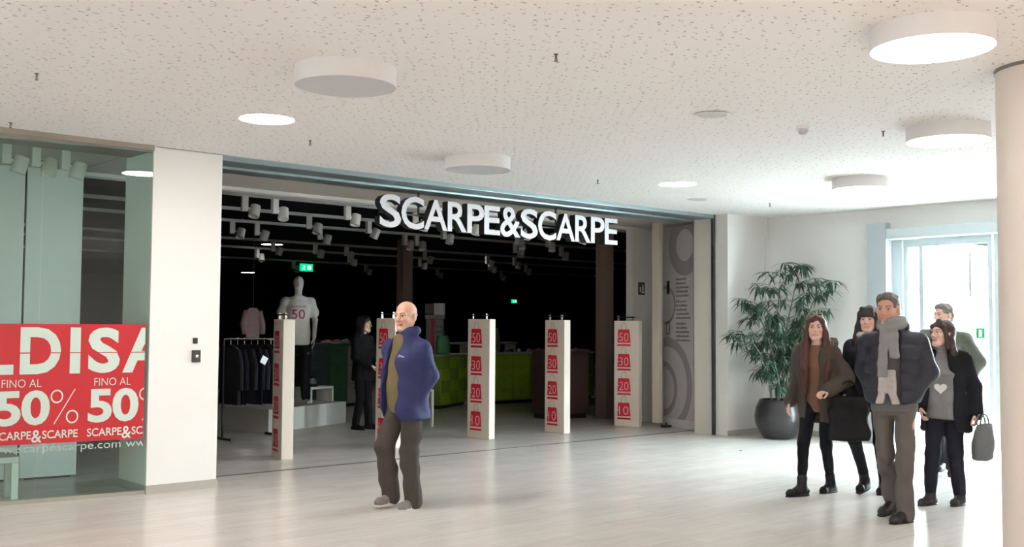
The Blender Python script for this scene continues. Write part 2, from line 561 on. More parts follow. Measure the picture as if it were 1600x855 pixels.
def clip_x(o, xmax):
    """cut away what would stick out beyond local x = xmax"""
    import bmesh
    bm = bmesh.new(); bm.from_mesh(o.data)
    bmesh.ops.bisect_plane(bm, geom=list(bm.verts) + list(bm.edges) + list(bm.faces), plane_co=(xmax, 0, 0), plane_no=(1, 0, 0), clear_outer=True)
    bm.to_mesh(o.data); bm.free()
END = L - 0.03
HB = 0.03
for (ch, ua, ub) in (('I', 1.46, 1.545), ('S', 1.60, 1.865), ('A', 1.895, 2.27), ('L', 2.30, 2.515), ('D', 2.562, 2.88), ('I', 2.952, 3.036), ('S', 3.098, 3.362), ('A', 3.384, 3.76)):
    o = ptext(ch, ua, 1.07, 0.392, ub - ua, bold=0.035 if ch != 'I' else 0.02, nm='letter')
    if ub > END: clip_x(o, END - ua)
MB().box((1.2, -0.0062, 1.243), (END, -0.0052, 1.251)).build('cut_line', POSR, PO)
for u0 in (1.655, 2.38, 3.105):
    for (s_, ua, z0, h_, w_, bo, sp) in (('FINO AL', u0 + 0.05, 0.962, 0.066, 0.303, -0.008, 1.0), ('50', u0 + 0.003, 0.645, 0.292, 0.421, 0.03, 0.95),
                                     ('%', u0 + 0.427, 0.648, 0.290, 0.225, -0.022, 1.0), ('SCARPE', u0, 0.53, 0.068, 0.285, 0.012, 1.0),
                                     ('&', u0 + 0.287, 0.50, 0.105, 0.08, 0.012, 1.0), ('SCARPE', u0 + 0.37, 0.53, 0.068, 0.28, 0.012, 1.0)):
        o = ptext(s_, ua, z0, h_, w_, bold=bo, spacing=sp)
        if ua + w_ > END: clip_x(o, END - ua)
WL = thing('window_lettering', 'faint white web address lettered on the window glass below the red poster', 'lettering', (A.x, A.y, 0), ang)
FAINT = mat('faint_lettering', srgb(190, 205, 196), 0.5, var=0.03)
for u0 in (1.14, 2.286, 3.43):
    o = text_obj('lettering', 'www.scarpescarpe.com', 0.066, 0.0, FAINT, WL, bold=-0.005, width=1.10, mtx=frame_mtx((u0, -0.002, 0.402), (1, 0, 0), (0, 0, 1)))
    if u0 + 1.1 > END: clip_x(o, END - u0)

# display behind the window glass
PANW = mat('display_panel_white', srgb(226, 228, 226), 0.5, var=0.02)
for k, (u0, u1) in enumerate(((1.05, 1.90), (1.92, 2.79), (2.81, 3.32))):
    q = thing('display_partition', 'tall white display partition, %s from the left behind the red poster' % ORD[k], 'partition', (A.x, A.y, 0), ang, 'partitions behind the display window')
    MB().box((u0, 1.44, 0.02), (u1, 1.49, 3.0)).build('panel', PANW, q)
    MB().box((u0 + 0.05, 1.45, 0.0), (u1 - 0.05, 1.48, 0.02)).build('foot_rail', DARKG, q)
    MB().box((u0 + 0.1, 1.455, 3.0), (u0 + 0.13, 1.475, CEIL)).build('hanger', ALU, q)
    MB().box((u1 - 0.13, 1.455, 3.0), (u1 - 0.1, 1.475, CEIL)).build('hanger', ALU, q)
t = thing('display_table', 'low white display table standing inside the display window', 'table', (2.52, 9.62, 0), ang)
m = MB(); m.rbox((-0.4, -0.2, 0.33), (0.4, 0.2, 0.38), 0.008); m.build('table_top', PANW, t)
for sx in (-1, 1):
    for sy in (-1, 1):
        MB().rbox((sx * 0.37 - 0.028, sy * 0.17 - 0.028, 0), (sx * 0.37 + 0.028, sy * 0.17 + 0.028, 0.33), 0.005).build('leg', PANW, t)

def spot_fixture(name, label, loc, rz, tilt, m, group, size=1.0):
    t = thing(name, label, 'spotlight', loc, rz, group)
    k = size
    MB().rbox((-0.035 * k, -0.03 * k, -0.16 * k), (0.035 * k, 0.03 * k, 0.0), 0.006).build('adapter', m, t)
    e = MB(); e.tube([(0.03 * k, 0, -0.12 * k), (0.075 * k, 0, -0.14 * k)], 0.012 * k); e.build('arm', m, t)
    hd = MB()
    hd.lathe([(0.03 * k, 0.07 * k), (0.055 * k, 0.06 * k), (0.06 * k, -0.07 * k), (0.05 * k, -0.072 * k), (0.045 * k, -0.05 * k), (0.0, -0.05 * k)], n=16, caps=False)
    hd.build('lamp_head', m, t, smooth=True, loc=(0.11 * k, 0, -0.15 * k), rot=(tilt, 0.25, 0))
    return t
SPW = mat('spotlight_white', srgb(226, 226, 224), 0.45, var=0.02)
for k, x in enumerate((2.30, 2.85, 3.10, 3.36)):
    spot_fixture('display_spotlight', 'white cylinder spotlight over the display window, %s from the left' % ORD[k], (x, 9.86, CEIL), ang + 0.2, 0.12 if k != 2 else -0.4, SPW, 'spotlights above the display window', 1.15)

# devices on the white pillar
k = MB(); k.rbox((-0.04, -0.022, -0.055), (0.04, 0.0, 0.055), 0.004)
ks = k.build('key_switch', DARKG, None, loc=(4.305, 9.10, 1.205)); tag(ks, 'dark grey square key switch on the white pillar, the larger and lower box', 'switch')
m = MB(); m.T = Matrix.Rotation(PI / 2, 4, 'X'); m.lathe([(0.014, 0), (0.014, 0.006), (0.009, 0.008)], c=(0, 0, 0.022), n=16); m.build('lock', CHROME, ks, smooth=True)
k = MB(); k.rbox((-0.022, -0.014, -0.026), (0.022, 0.0, 0.026), 0.004)
cp = k.build('call_button', BLACKP, None, loc=(4.295, 9.10, 1.345)); tag(cp, 'tiny black square button above the key switch on the white pillar', 'button')
MB().box((-0.008, -0.016, -0.008), (0.008, -0.014, 0.008)).build('button_face', DARKG, cp)

# ------------------------------------------------------------------ shop front track and sign
TR = thing('door_track', 'long blue-grey metal sliding door track along the top of the entrance', 'track', (4.53, 9.10, CEIL))
Lx = 12.0 - 4.53
m = MB(); m.rbox((0, 0.0, -0.055), (Lx, 0.30, -0.002), 0.006); m.build('front_rail', ALU, TR)
m = MB(); m.rbox((0, 0.36, -0.075), (Lx, 0.66, -0.002), 0.02); m.build('rear_rail', ALU, TR)
m = MB(); m.box((0, 0.30, -0.03), (Lx, 0.36, -0.002)); m.build('groove', DARKG, TR)
m = MB(); m.box((0, 0.66, -0.06), (Lx, 0.70, -0.004)); m.build('shadow_gasket', DARKG, TR)

SIGNF = mat('sign_face_white', srgb(232, 232, 236), 0.4, var=0.01, emit=None)
SIGND = mat('sign_return_dark', srgb(52, 52, 56), 0.35, 0.3)
SG = thing('shop_sign', 'long sign of big white block letters with dark sides hanging over the entrance', 'sign', (6.60, 9.62, 2.585), 0)
body = 'SCARPE&SCARPE'
ws = {'S': 0.29, 'C': 0.315, 'A': 0.335, 'R': 0.29, 'P': 0.26, 'E': 0.25, '&': 0.33}
tot = sum(ws[c] for c in body)
span = 3.84
gap = (span - tot) / (len(body) - 1)
xx = 0
for ch in body:
    ov = 0.012 if ch in 'SC&' else 0
    text_obj('letter', ch, 0.345 + 2 * ov, 0.10, [SIGND, SIGNF], SG, bold=0.016, width=ws[ch], mtx=frame_mtx((xx, 0, -ov), (1, 0, 0), (0, 0, 1)))
    xx += ws[ch] + gap
for x in (0.60, 2.78):
    m = MB(); m.tube([(x, 0.0, 0.15), (x, 0.0, 0.418)], 0.012); m.build('hanging_rod', DARKG, SG)
m = MB(); m.box((0.05, -0.012, 0.15), (span - 0.05, 0.0, 0.17)); m.build('carrier_bar', DARKG, SG)

# ------------------------------------------------------------------ ceiling lamps and fittings of the hall
def emit_mat(name, col, strength):
    if name in MATS: return MATS[name]
    m = bpy.data.materials.new(name); m.use_nodes = True
    nt = m.node_tree; nt.nodes.clear()
    e = nt.nodes.new('ShaderNodeEmission'); o = nt.nodes.new('ShaderNodeOutputMaterial')
    e.inputs[0].default_value = tuple(col[:3]) + (1,); e.inputs[1].default_value = strength
    nt.links.new(e.outputs[0], o.inputs[0])
    MATS[name] = m
    return m
EM_DRUM = emit_mat('lamp_opal_lit', (1.0, 0.95, 0.88), LAMP_A)
EM_SPOT = emit_mat('downlight_lit', WARM, LAMP_SPOT)
EM_FILL = emit_mat('fill_lamp_lit', WARM, LAMP_FILL)
EM_SHOP = emit_mat('shop_downlight_lit', (1.0, 0.97, 0.92), 14.0)

def drum(x, y, lit, label, em=None, r=0.31, h=0.115):
    t = thing('ceiling_lamp', label, 'ceiling lamp', (x, y, CEIL), 0, 'drum ceiling lamps')
    MB().lathe([(r, -h), (r, 0)], n=64, caps=False).build('drum_side', LAMPW, t, smooth=True)
    MB().lathe([(r - 0.004, -h + 0.004), (r - 0.004, -h + 0.005)], n=64).build('diffuser', (em or EM_DRUM) if lit else LAMPOFF, t)
    return t
drum(5.30, 2.61, True, 'big lit white drum lamp on the ceiling nearest the round column')
drum(3.54, 5.49, False, 'large unlit white drum lamp on the ceiling near the oblong lit downlight on the left')
drum(6.38, 7.60, False, 'unlit white drum lamp on the ceiling above the shop sign')
drum(8.02, 3.83, True, 'lit white drum lamp on the ceiling before the entrance, partly glaring white')
drum(10.2, 5.81, True, 'farthest white drum lamp on the ceiling, above the people coming in')

def downlight(x, y, label, em, cat='downlight', r=0.20, z=CEIL, group='recessed downlights'):
    t = thing('recessed_downlight', label, cat, (x, y, z), 0, group)
    MB().lathe([(r + 0.012, -0.006), (r + 0.012, 0), ], n=48, caps=False).build('trim_ring', LAMPW, t, smooth=True)
    MB().lathe([(r, -0.004), (r, -0.003)], n=48).build('diffuser', em, t)
    return t
downlight(3.98, 7.27, 'bright round downlight on the ceiling by the white pillar', EM_SPOT)
downlight(9.13, 7.43, 'bright round downlight on the ceiling near the right end of the entrance', emit_mat('downlight_lit_far', WARM, 30.0))
# unseen drum lamps added behind the viewer as fill light
for k, (x, y) in enumerate(((-5.5, 1.5), (-1.5, -1.5), (1.5, -2.6), (6.0, -2.5), (-5.5, -4.5), (-1.0, -6.0), (2.0, -6.2), (8.0, -6.0))):
    drum(x, y, True, 'lit drum lamp in the part of the hall behind the camera, %s' % ORD[k], EM_FILL)
for k, (x, y, l) in enumerate(((10.4, 18.7, 'small glowing downlight in the dark shop ceiling above the mannequin'), (14.47, 17.8, 'small glowing downlight in the dark shop ceiling right of the middle pillar'), (15.6, 29.5, 'farthest small glowing downlight in the dark shop, left above the mannequin'))):
    downlight(x, y, l, EM_SHOP, group='downlights in the dark shop')

GRI = mat('speaker_grille', srgb(196, 194, 190), 0.6, var=0.25, scale=160)
for (x, y, l) in ((6.29, 4.80, 'round grey speaker grille flush in the ceiling left of the smoke detector'), (10.4, 8.15, 'round grey speaker grille in the ceiling at the right end of the entrance')):
    t = thing('ceiling_speaker', l, 'speaker', (x, y, CEIL), 0, 'ceiling speakers')
    MB().lathe([(0.13, -0.006), (0.118, -0.01), (0.112, -0.006)], n=40, caps=False).build('ring', LAMPW, t, smooth=True)
    MB().lathe([(0.114, -0.006), (0.114, -0.005)], n=40).build('grille', GRI, t)
t = thing('smoke_detector', 'white domed smoke detector on the ceiling', 'smoke detector', (7.2, 4.6, CEIL))
MB().lathe([(0.055, 0), (0.055, -0.02), (0.05, -0.024)], n=32).build('base', LAMPW, t, smooth=True)
MB().lathe([(0.042, -0.024), (0.042, -0.045), (0.03, -0.06), (0.008, -0.066)], n=32).build('sensor_head', mat('detector_grey', srgb(190, 190, 188), 0.4, var=0.1), t, smooth=True)
SPR = [(4.24, 4.35, 'small dark sprinkler head on the ceiling above the shop sign, nearest the camera'), (4.72, 7.86, 'small sprinkler head on the ceiling just right of the bright left downlight'),
       (8.27, 7.83, 'small sprinkler head on the ceiling between the sign and the right downlight'), (7.83, 4.27, 'small sprinkler head on the ceiling just right of the smoke detector'),
       (11.4, 7.78, 'small sprinkler head on the ceiling above the potted plant'), (2.18, 6.95, 'small sprinkler head on the ceiling at the far left'),
       (2.58, 8.82, 'small sprinkler head on the ceiling over the display window')]
for (x, y, l) in SPR:
    t = thing('sprinkler_head', l, 'sprinkler', (x, y, CEIL), 0, 'ceiling sprinklers')
    t.scale = (0.72, 0.72, 0.72)
    MB().lathe([(0.02, 0), (0.018, -0.006), (0.009, -0.01), (0.009, -0.03)], n=14).build('socket', mat('sprinkler_brass', srgb(110, 100, 92), 0.35, 0.6), t, smooth=True)
    m = MB(); m.tube([(-0.009, 0, -0.03), (-0.014, 0, -0.045), (0, 0, -0.058)], 0.003, 6); m.tube([(0.009, 0, -0.03), (0.014, 0, -0.045), (0, 0, -0.058)], 0.003, 6); m.tube([(0, 0, -0.03), (0, 0, -0.056)], 0.004, 6)
    m.build('frame_arms', MATS['sprinkler_brass'], t)
    MB().lathe([(0.018, -0.058), (0.018, -0.061)], n=14).build('deflector', MATS['sprinkler_brass'], t)

# ------------------------------------------------------------------ security gate stands with sale stickers
STW = mat('stand_cream_card', srgb(232, 222, 208), 0.5, var=0.015, scale=4)
def stand(x, y, rz, w, dpt, h, label):
    """front left face (stickers) lies in local XZ at y=0, looking to -y; body goes to +y"""
    t = thing('gate_stand', label, 'stand', (x, y, 0), rz, 'white security gate covers with sale stickers')
    m = MB(); m.rbox((0, 0, 0), (w, dpt, h), 0.008); m.build('cover', STW, t)
    m = MB()
    for sx in (0.045, w * 0.72):
        m2 = MB(); m2.rbox((sx - 0.014, dpt * 0.3, h - 0.01), (sx + 0.014, dpt * 0.3 + 0.03, h + 0.075), 0.004); m2.build('bracket_post', CHROME, t)
    MB().rbox((0.02, dpt * 0.28, h + 0.045), (w * 0.72 + 0.03, dpt * 0.28 + 0.036, h + 0.062), 0.004).build('bracket_bar', BLACKP, t)
    sw = 0.21
    cx = w * 0.40
    for i, num in enumerate(('50', '30', '20', '10')):
        zt = h - 0.13 - i * 0.367
        b = MB()
        b.add([(cx - sw * 0.44, -0.002, zt), (cx + sw * 0.42, -0.002, zt), (cx + sw * 0.52, -0.002, zt - 0.20), (cx - sw * 0.5, -0.002, zt - 0.20)], [(0, 3, 2, 1)])
        b.add([(cx - sw * 0.5, -0.002, zt - 0.222), (cx + sw * 0.52, -0.002, zt - 0.222), (cx + sw * 0.53, -0.002, zt - 0.25), (cx - sw * 0.51, -0.002, zt - 0.25)], [(0, 3, 2, 1)])
        st = b.build('bag_sticker', REDP, t)
        hd = MB(); pts = [(cx - 0.04, -0.002, zt)] + [(cx - 0.035 * math.cos(a), -0.002, zt + 0.06 + 0.035 * math.sin(a)) for a in np.linspace(0, PI, 9)] + [(cx + 0.04, -0.002, zt)]
        hd.tube(pts, 0.003, 6); hd.build('sticker_handle', mat('pale_red_line', srgb(206, 130, 130), 0.5), st)
        text_obj('number', num, 0.125, 0.0, mat('sticker_pink_white', srgb(246, 210, 206), 0.45), st, bold=-0.012, width=0.15, mtx=frame_mtx((cx - 0.075, -0.004, zt - 0.178), (1, 0, 0), (0, 0, 1)))
        text_obj('dash', '-', 0.012, 0.0, MATS['sticker_pink_white'], st, width=0.022, mtx=frame_mtx((cx - 0.1, -0.004, zt - 0.12), (1, 0, 0), (0, 0, 1)))
    return t
# (corner between the two visible faces, sticker face azimuth)
def stand_at(cx, cy, az, w, dpt, label, h=1.585):
    a = math.radians(az)
    # sticker face normal azimuth az = local -y ; local +x runs to the viewer's right along the face
    rz = a + PI / 2
    x = cx - w * math.cos(rz); y = cy - w * math.sin(rz)
    return stand(x, y, rz, w, dpt, h, label)
stand_at(5.965, 10.44, 166, 0.40, 0.135, 'white gate stand with red bag stickers in front of the mannequin', 1.555)
stand_at(7.57, 10.56, 180, 0.40, 0.11, 'white gate stand with red bag stickers half hidden behind the bald man')
stand_at(9.13, 10.60, 184, 0.42, 0.11, 'white gate stand with red bag stickers in front of the green drawers')
stand_at(10.42, 10.50, 179, 0.40, 0.12, 'white gate stand with red bag stickers between the other full stand and the brown pillar')
stand_at(12.01, 10.52, 200, 0.40, 0.13, 'white gate stand with red bag stickers closest to the grey information panel')

# ------------------------------------------------------------------ information panel in the niche
pa, pb = Vector((12.615, 10.545)), Vector((12.325, 9.745))
pd = (pb - pa); pl = pd.length; pang = math.atan2(pd.y, pd.x)
IP = thing('information_panel', 'tall grey floor directory panel with big rings and the numbers 1 and 0', 'information panel', (pa.x, pa.y, 0), pang)
LIL = mat('panel_lilac_grey', srgb(214, 208, 212), 0.5, var=0.02)
RING = mat('panel_ring_grey', srgb(164, 160, 167), 0.5, var=0.02)
INK = mat('panel_ink', srgb(34, 34, 36), 0.5)
TXT = mat('panel_small_print', srgb(130, 126, 132), 0.5)
MB().box((0, 0, 0.12), (pl, 0.03, CEIL - 0.06)).build('sheet', LIL, IP)
MB().box((0, -0.006, 0), (pl, 0.036, 0.12)).build('plinth', WHITE, IP)
def ring(cx, cz, r1, r0_, nm='ring'):
    N = 72
    vs, fs = [], []
    # annulus clipped to the sheet by rows of points kept inside
    def cl(x, z): return (min(max(x, 0.0), pl), -0.0012 - 0.0004, min(max(z, 0.12), CEIL - 0.06))
    for i in range(N):
        a = 2 * PI * i / N
        vs.append(cl(cx + r1 * math.cos(a), cz + r1 * math.sin(a))); vs.append(cl(cx + r0_ * math.cos(a), cz + r0_ * math.sin(a)))
    m = MB()
    fs = []
    for i in range(N):
        j = (i + 1) % N
        fs.append((2 * i, 2 * i + 1, 2 * j + 1, 2 * j))
    m.add(vs, fs)
    return m.build(nm, RING, IP)
ring(0.62, 2.72, 0.46, 0.24)
ring(0.10, 0.62, 0.72, 0.58)
ring(-0.02, 0.56, 0.42, 0.33)
ring(0.06, 1.83, 0.30, 0.25)
text_obj('floor_number', '1', 0.20, 0.0, INK, IP, bold=-0.02, width=0.085, mtx=frame_mtx((0.10, -0.004, 2.0), (1, 0, 0), (0, 0, 1)))
text_obj('floor_number', '0', 0.20, 0.0, INK, IP, bold=-0.02, width=0.125, mtx=frame_mtx((0.07, -0.004, 1.38), (1, 0, 0), (0, 0, 1)))
zz = 2.20
rr = random.Random(3)
for i in range(15):
    m = MB()
    ln = 0.22 + 0.2 * rr.random()
    prof = []
    x = 0.37
    while x < 0.37 + ln:                     # one unreadable line of small print: a ragged bar
        w_ = 0.02 + 0.03 * rr.random(); h_ = 0.020 + 0.014 * rr.random()
        prof += [(x, h_), (x + w_, h_), (x + w_, 0.013), (x + w_ + 0.009, 0.013)]
        x += w_ + 0.009
    prof = prof[:-2]
    n = len(prof)
    vs = [(px_, -0.0025, zz + h_) for px_, h_ in prof] + [(px_, -0.0025, zz) for px_, h_ in prof]
    m.add(vs, [(k_, n + k_, n + k_ + 1, k_ + 1) for k_ in range(n - 1)])
    m.build('text_line', TXT, IP)
    zz -= 0.062 if i not in (4, 9) else 0.085
m = MB(); m.rbox((-0.07, -0.05, 0), (0.07, 0.05, 0.035), 0.006); m.tube([(0.0, 0, 0.03), (0.0, 0, 0.07)], 0.012)
t = m.build('floor_stop', BLACKP, None, loc=(12.33, 10.26, 0)); tag(t, 'black metal floor stop at the foot of the cream door panel', 'floor stop')
sg = MB().rbox((-0.075, -0.012, -0.10), (0.075, 0, 0.10), 0.004).build('safety_sign', mat('sign_brown_frame', srgb(72, 52, 50), 0.5), None, loc=(12.76, 11.13, 2.105))
tag(sg, 'small dark-framed fire safety sign on the white wall right of the brown pillar', 'sign')
m = MB(); m.box((-0.045, -0.0145, -0.06), (-0.02, -0.0125, 0.02)); m.lathe([(0.012, 0), (0.012, 0.002)], c=(-0.032, -0.0135, 0.035), n=10)
m.box((0.0, -0.0145, -0.07), (0.05, -0.0125, -0.045)); m.box((0.012, -0.0145, -0.04), (0.04, -0.0125, 0.045)); m.box((0.018, -0.0145, 0.05), (0.034, -0.0125, 0.07))
m.build('pictogram', WHITEV, sg)

# ------------------------------------------------------------------ inside the dark shop
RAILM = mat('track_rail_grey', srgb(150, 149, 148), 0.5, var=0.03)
SPDIM = mat('track_spot_white_dimmed', srgb(180, 179, 178), 0.5, var=0.03)  # white spotlights toned down: weaker light deeper in the shop put into the colour
RY = [11.42, 12.9, 14.4, 17.4, 19.3, 22.5]
RN = ['nearest', 'second nearest', 'third nearest', 'fourth nearest', 'fifth nearest', 'farthest']
SX = [[5.98, 6.38, 7.42, 8.50, 9.42, 10.4, 11.6], [7.75, 8.75, 10.15, 11.7, 12.4], [7.35, 7.75, 8.85, 10.5, 10.75, 13.0, 14.2], [9.7, 10.6, 11.3, 13.2, 14.9, 15.7], [10.4, 12.6, 14.5, 16.6, 17.8], [13.1, 15.2, 17.5, 19.8]]
for i, y in enumerate(RY):
    x0, x1 = (4.6, 13.2) if i < 2 else (4.6, 24)
    t = thing('track_rail', 'grey light track across the dark shop ceiling, %s to the entrance' % RN[i], 'light track', (x0, y, CEIL - 0.02), 0, 'light tracks in the shop')
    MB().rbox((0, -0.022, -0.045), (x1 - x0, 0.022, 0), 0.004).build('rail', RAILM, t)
    m = MB()
    for k in range(3):
        m.tube([((x1 - x0) * (0.15 + 0.35 * k), 0, 0), ((x1 - x0) * (0.15 + 0.35 * k), 0, 0.02)], 0.006)
    m.build('ceiling_fixing', RAILM, t)
    for k, x in enumerate(SX[i]):
        spot_fixture('track_spotlight', 'white track spotlight on the %s shop ceiling track, %s from the left' % (RN[i], ORD[k]), (x, y, CEIL - 0.065), rnd.uniform(-0.5, 0.3), rnd.uniform(-0.4, 0.4), SPW if i == 0 and k > 0 else SPDIM, 'track spotlights in the shop', 1.1)

def exit_sign(x, y, z, rz, w, label):
    t = thing('exit_sign', label, 'exit sign', (x, y, z), rz, 'green exit signs')
    h = w * 0.5
    MB().rbox((-w / 2, -0.02, -h / 2), (w / 2, 0.02, h / 2), 0.006).build('light_box', mat('exit_green_lit', srgb(0, 150, 90), 0.5, emit=((0.0, 0.8, 0.35), 0.8)), t)
    m = MB()
    m.lathe([(0.035 * w / 0.4, 0), (0.035 * w / 0.4, 0.002)], c=(-0.09 * w / 0.4, -0.0215, 0.05 * w / 0.4), n=10)
    s_ = w / 0.4
    for a, b_ in (((-0.09, 0.03), (-0.11, -0.02)), ((-0.11, -0.02), (-0.07, -0.06)), ((-0.11, -0.02), (-0.15, -0.05)), ((-0.09, 0.03), (-0.05, 0.0))):
        m.tube([(a[0] * s_, -0.022, a[1] * s_), (b_[0] * s_, -0.022, b_[1] * s_)], 0.01 * s_, 6)
    m.add([(0.02 * s_, -0.0215, -0.05 * s_), (0.14 * s_, -0.0215, -0.05 * s_), (0.14 * s_, -0.0215, 0.05 * s_), (0.02 * s_, -0.0215, 0.05 * s_)], [(0, 1, 2, 3)])
    m.build('pictogram', mat('exit_white_lit', (0.8, 1, 0.9, 1), 0.5, emit=((0.7, 1, 0.85), 0.9)), t)
    m = MB(); m.tube([(0, 0, h / 2), (0, 0, CEIL - z)], 0.008); m.build('hanger', DARKG, t)
exit_sign(23.45, 26, 2.31, 0.75 - PI / 2 + 0.9, 0.24, 'small green exit sign glowing far back in the shop right of the middle')
exit_sign(13.1, 21.9, 2.85, 0.1, 0.36, 'green exit sign glowing high up near the shop ceiling right of the glowing downlight')

DK = mat('dark_navy_cloth', srgb(26, 28, 38), 0.9, spec=0.1, var=0.2, scale=20, bump=0.2)
DK2 = mat('charcoal_cloth', srgb(40, 40, 44), 0.9, spec=0.1, var=0.2, scale=20, bump=0.2)
PINK = mat('pale_pink_cloth', srgb(180, 150, 150), 0.9, spec=0.1, var=0.2, scale=20)
CARD = mat('grey_card', srgb(160, 158, 156), 0.6, var=0.1)
GREEN = mat('green_drawer', srgb(140, 165, 36), 0.5, var=0.06, scale=6)
GREEND = mat('green_drawer_dark', srgb(112, 142, 40), 0.5, var=0.06, scale=6)
DARKB = mat('dark_brown_laminate', srgb(74, 54, 50), 0.5, var=0.08, stretch=(1, 1, 8))
PLATW = mat('platform_white', srgb(206, 206, 202), 0.5, var=0.02)

# platform
ps = [(7.3, 13.13), (8.98, 13.78), (8.60, 14.75), (6.96, 14.1)]
pl_ = MB(); pl_.prism(ps, 0, 0.325)
po = pl_.build('display_platform', PLATW, None); tag(po, 'low white display platform under the mannequin', 'platform')
bv = po.modifiers.new('edge', 'BEVEL'); bv.width = 0.008; bv.segments = 2
PANG = math.atan2(0.65, 1.68)
t = thing('display_bench', 'small white display bench standing on the low white platform', 'bench', (8.55, 14.0, 0.325), PANG)
MB().rbox((-0.28, -0.15, 0.20), (0.28, 0.15, 0.235), 0.006).build('bench_top', PANW, t)
for sx in (-1, 1):
    MB().rbox((sx * 0.262 - 0.018, -0.15, 0), (sx * 0.262 + 0.018, 0.15, 0.2), 0.005).build('side_leg', PANW, t)
m = MB(); m.lathe([(0.10, 0), (0.13, 0.05), (0.11, 0.13), (0.03, 0.16)], n=18)
bgo = m.build('shoulder_bag', mat('black_leather', srgb(18, 18, 20), 0.4), None, smooth=True, loc=(8.47, 13.97, 0.56)); tag(bgo, 'small black bag lying on the white bench on the platform', 'bag')
bgo.scale = (1.1, 0.6, 1)
m = MB(); m.tube([(-0.07, 0, 0.14), (-0.05, 0, 0.22), (0.05, 0, 0.22), (0.07, 0, 0.14)], 0.008); m.build('bag_strap', MATS['black_leather'], bgo)

# mannequin is built with the people below
# coat rack
RK = thing('clothes_rack', 'black metal clothes rack with dark coats left of the platform', 'clothes rack', (6.42, 12.75, 0), 0.05)
m = MB(); m.tube([(0, 0, 1.30), (0.80, 0, 1.30)], 0.014); m.build('hanging_rail', CHROME, RK)
for x in (0.0, 0.80):
    m = MB(); m.tube([(x, 0, 0.03), (x, 0, 1.30)], 0.016); m.build('post', BLACKP, RK)
    m = MB(); m.rbox((x - 0.02, -0.25, 0), (x + 0.02, 0.25, 0.03), 0.006); m.build('foot', BLACKP, RK)
for k in range(7):
    x = 6.52 + 0.10 * k
    t = thing('hanging_coat', 'dark coat on the clothes rack left of the platform, %s from the left' % ORD[k], 'coat', (x, 12.755 + 0.005 * k, 1.30), 0.05 + rnd.uniform(-0.1, 0.1), 'dark coats on the rack')
    lo = 0.44 + 0.02 * rnd.random()
    secs = [(-(1.30 - lo), 0.038, 0.26), (-0.5, 0.04, 0.25), (-0.22, 0.041, 0.235), (-0.12, 0.04, 0.19), (-0.07, 0.025, 0.08)]
    vs, fs = [], []
    n = 14
    for (z, a, b_) in secs:
        for i in range(n):
            q = 2 * PI * i / n
            w_ = 1 + 0.12 * math.sin(5 * q + k)
            vs.append((a * w_ * math.cos(q), b_ * w_ * math.sin(q), z))
    for j in range(len(secs) - 1):
        for i in range(n):
            fs.append((j * n + i, j * n + (i + 1) % n, (j + 1) * n + (i + 1) % n, (j + 1) * n + i))
    fs.append(tuple(range(n - 1, -1, -1))); fs.append(tuple((len(secs) - 1) * n + i for i in range(n)))
    m = MB(); m.add(vs, fs); m.build('coat_body', DK if k % 2 else DK2, t, smooth=True)
    for s_ in (-1, 1):
        m = MB(); m.tube([(0.0, s_ * 0.20, -0.14), (0.0, s_ * 0.27, -0.35), (0.0, s_ * 0.27, -0.66)], [0.03, 0.036, 0.032]); m.build('sleeve', DK if k % 2 else DK2, t, smooth=True)
    m = MB(); m.tube([(0, 0, -0.07), (0, 0, -0.02), (0.0, 0.015, 0.0), (0.0, 0.018, 0.016), (0, 0, 0.0185)], 0.003, 6); m.build('hanger_hook', CHROME, t)
    if k == 3:
        m = MB(); m.box((-0.045, -0.004, -0.05), (0.045, 0.0, 0.05)); m.build('price_tag', WHITEV, t, loc=(-0.03, -0.335, -0.27), rot=(0, 0.5, 0))

# hanging pale top behind the rack
t = thing('pink_blouse', 'pale pink blouse hanging in the dark shop behind the clothes rack', 'blouse', (8.3, 15.5, 1.70), 0.5)
m = MB(); secs = [(-0.42, 0.06, 0.17), (-0.2, 0.06, 0.19), (-0.02, 0.05, 0.22), (0.06, 0.03, 0.1)]
vs, fs = [], []
for (z, a, b_) in secs:
    for i in range(14):
        q = 2 * PI * i / 14
        vs.append((b_ * math.cos(q), a * math.sin(q), z))
for j in range(3):
    for i in range(14): fs.append((j * 14 + i, j * 14 + (i + 1) % 14, (j + 1) * 14 + (i + 1) % 14, (j + 1) * 14 + i))
fs.append(tuple(range(13, -1, -1))); fs.append(tuple(42 + i for i in range(14)))
m.add(vs, fs); m.build('blouse_body', PINK, t, smooth=True)
m = MB(); m.tube([(0.17, 0, 0.0), (0.27, 0, -0.2), (0.25, -0.02, -0.36)], [0.06, 0.055, 0.045]); m.build('sleeve', PINK, t, smooth=True)
m = MB(); m.tube([(-0.17, 0, 0.0), (-0.27, 0, -0.2), (-0.25, -0.02, -0.36)], [0.06, 0.055, 0.045]); m.build('sleeve', PINK, t, smooth=True)
m = MB(); m.tube([(0, 0, 0.05), (0, 0, CEIL - 1.70)], 0.004); m.build('hanging_cord', CHROME, t)

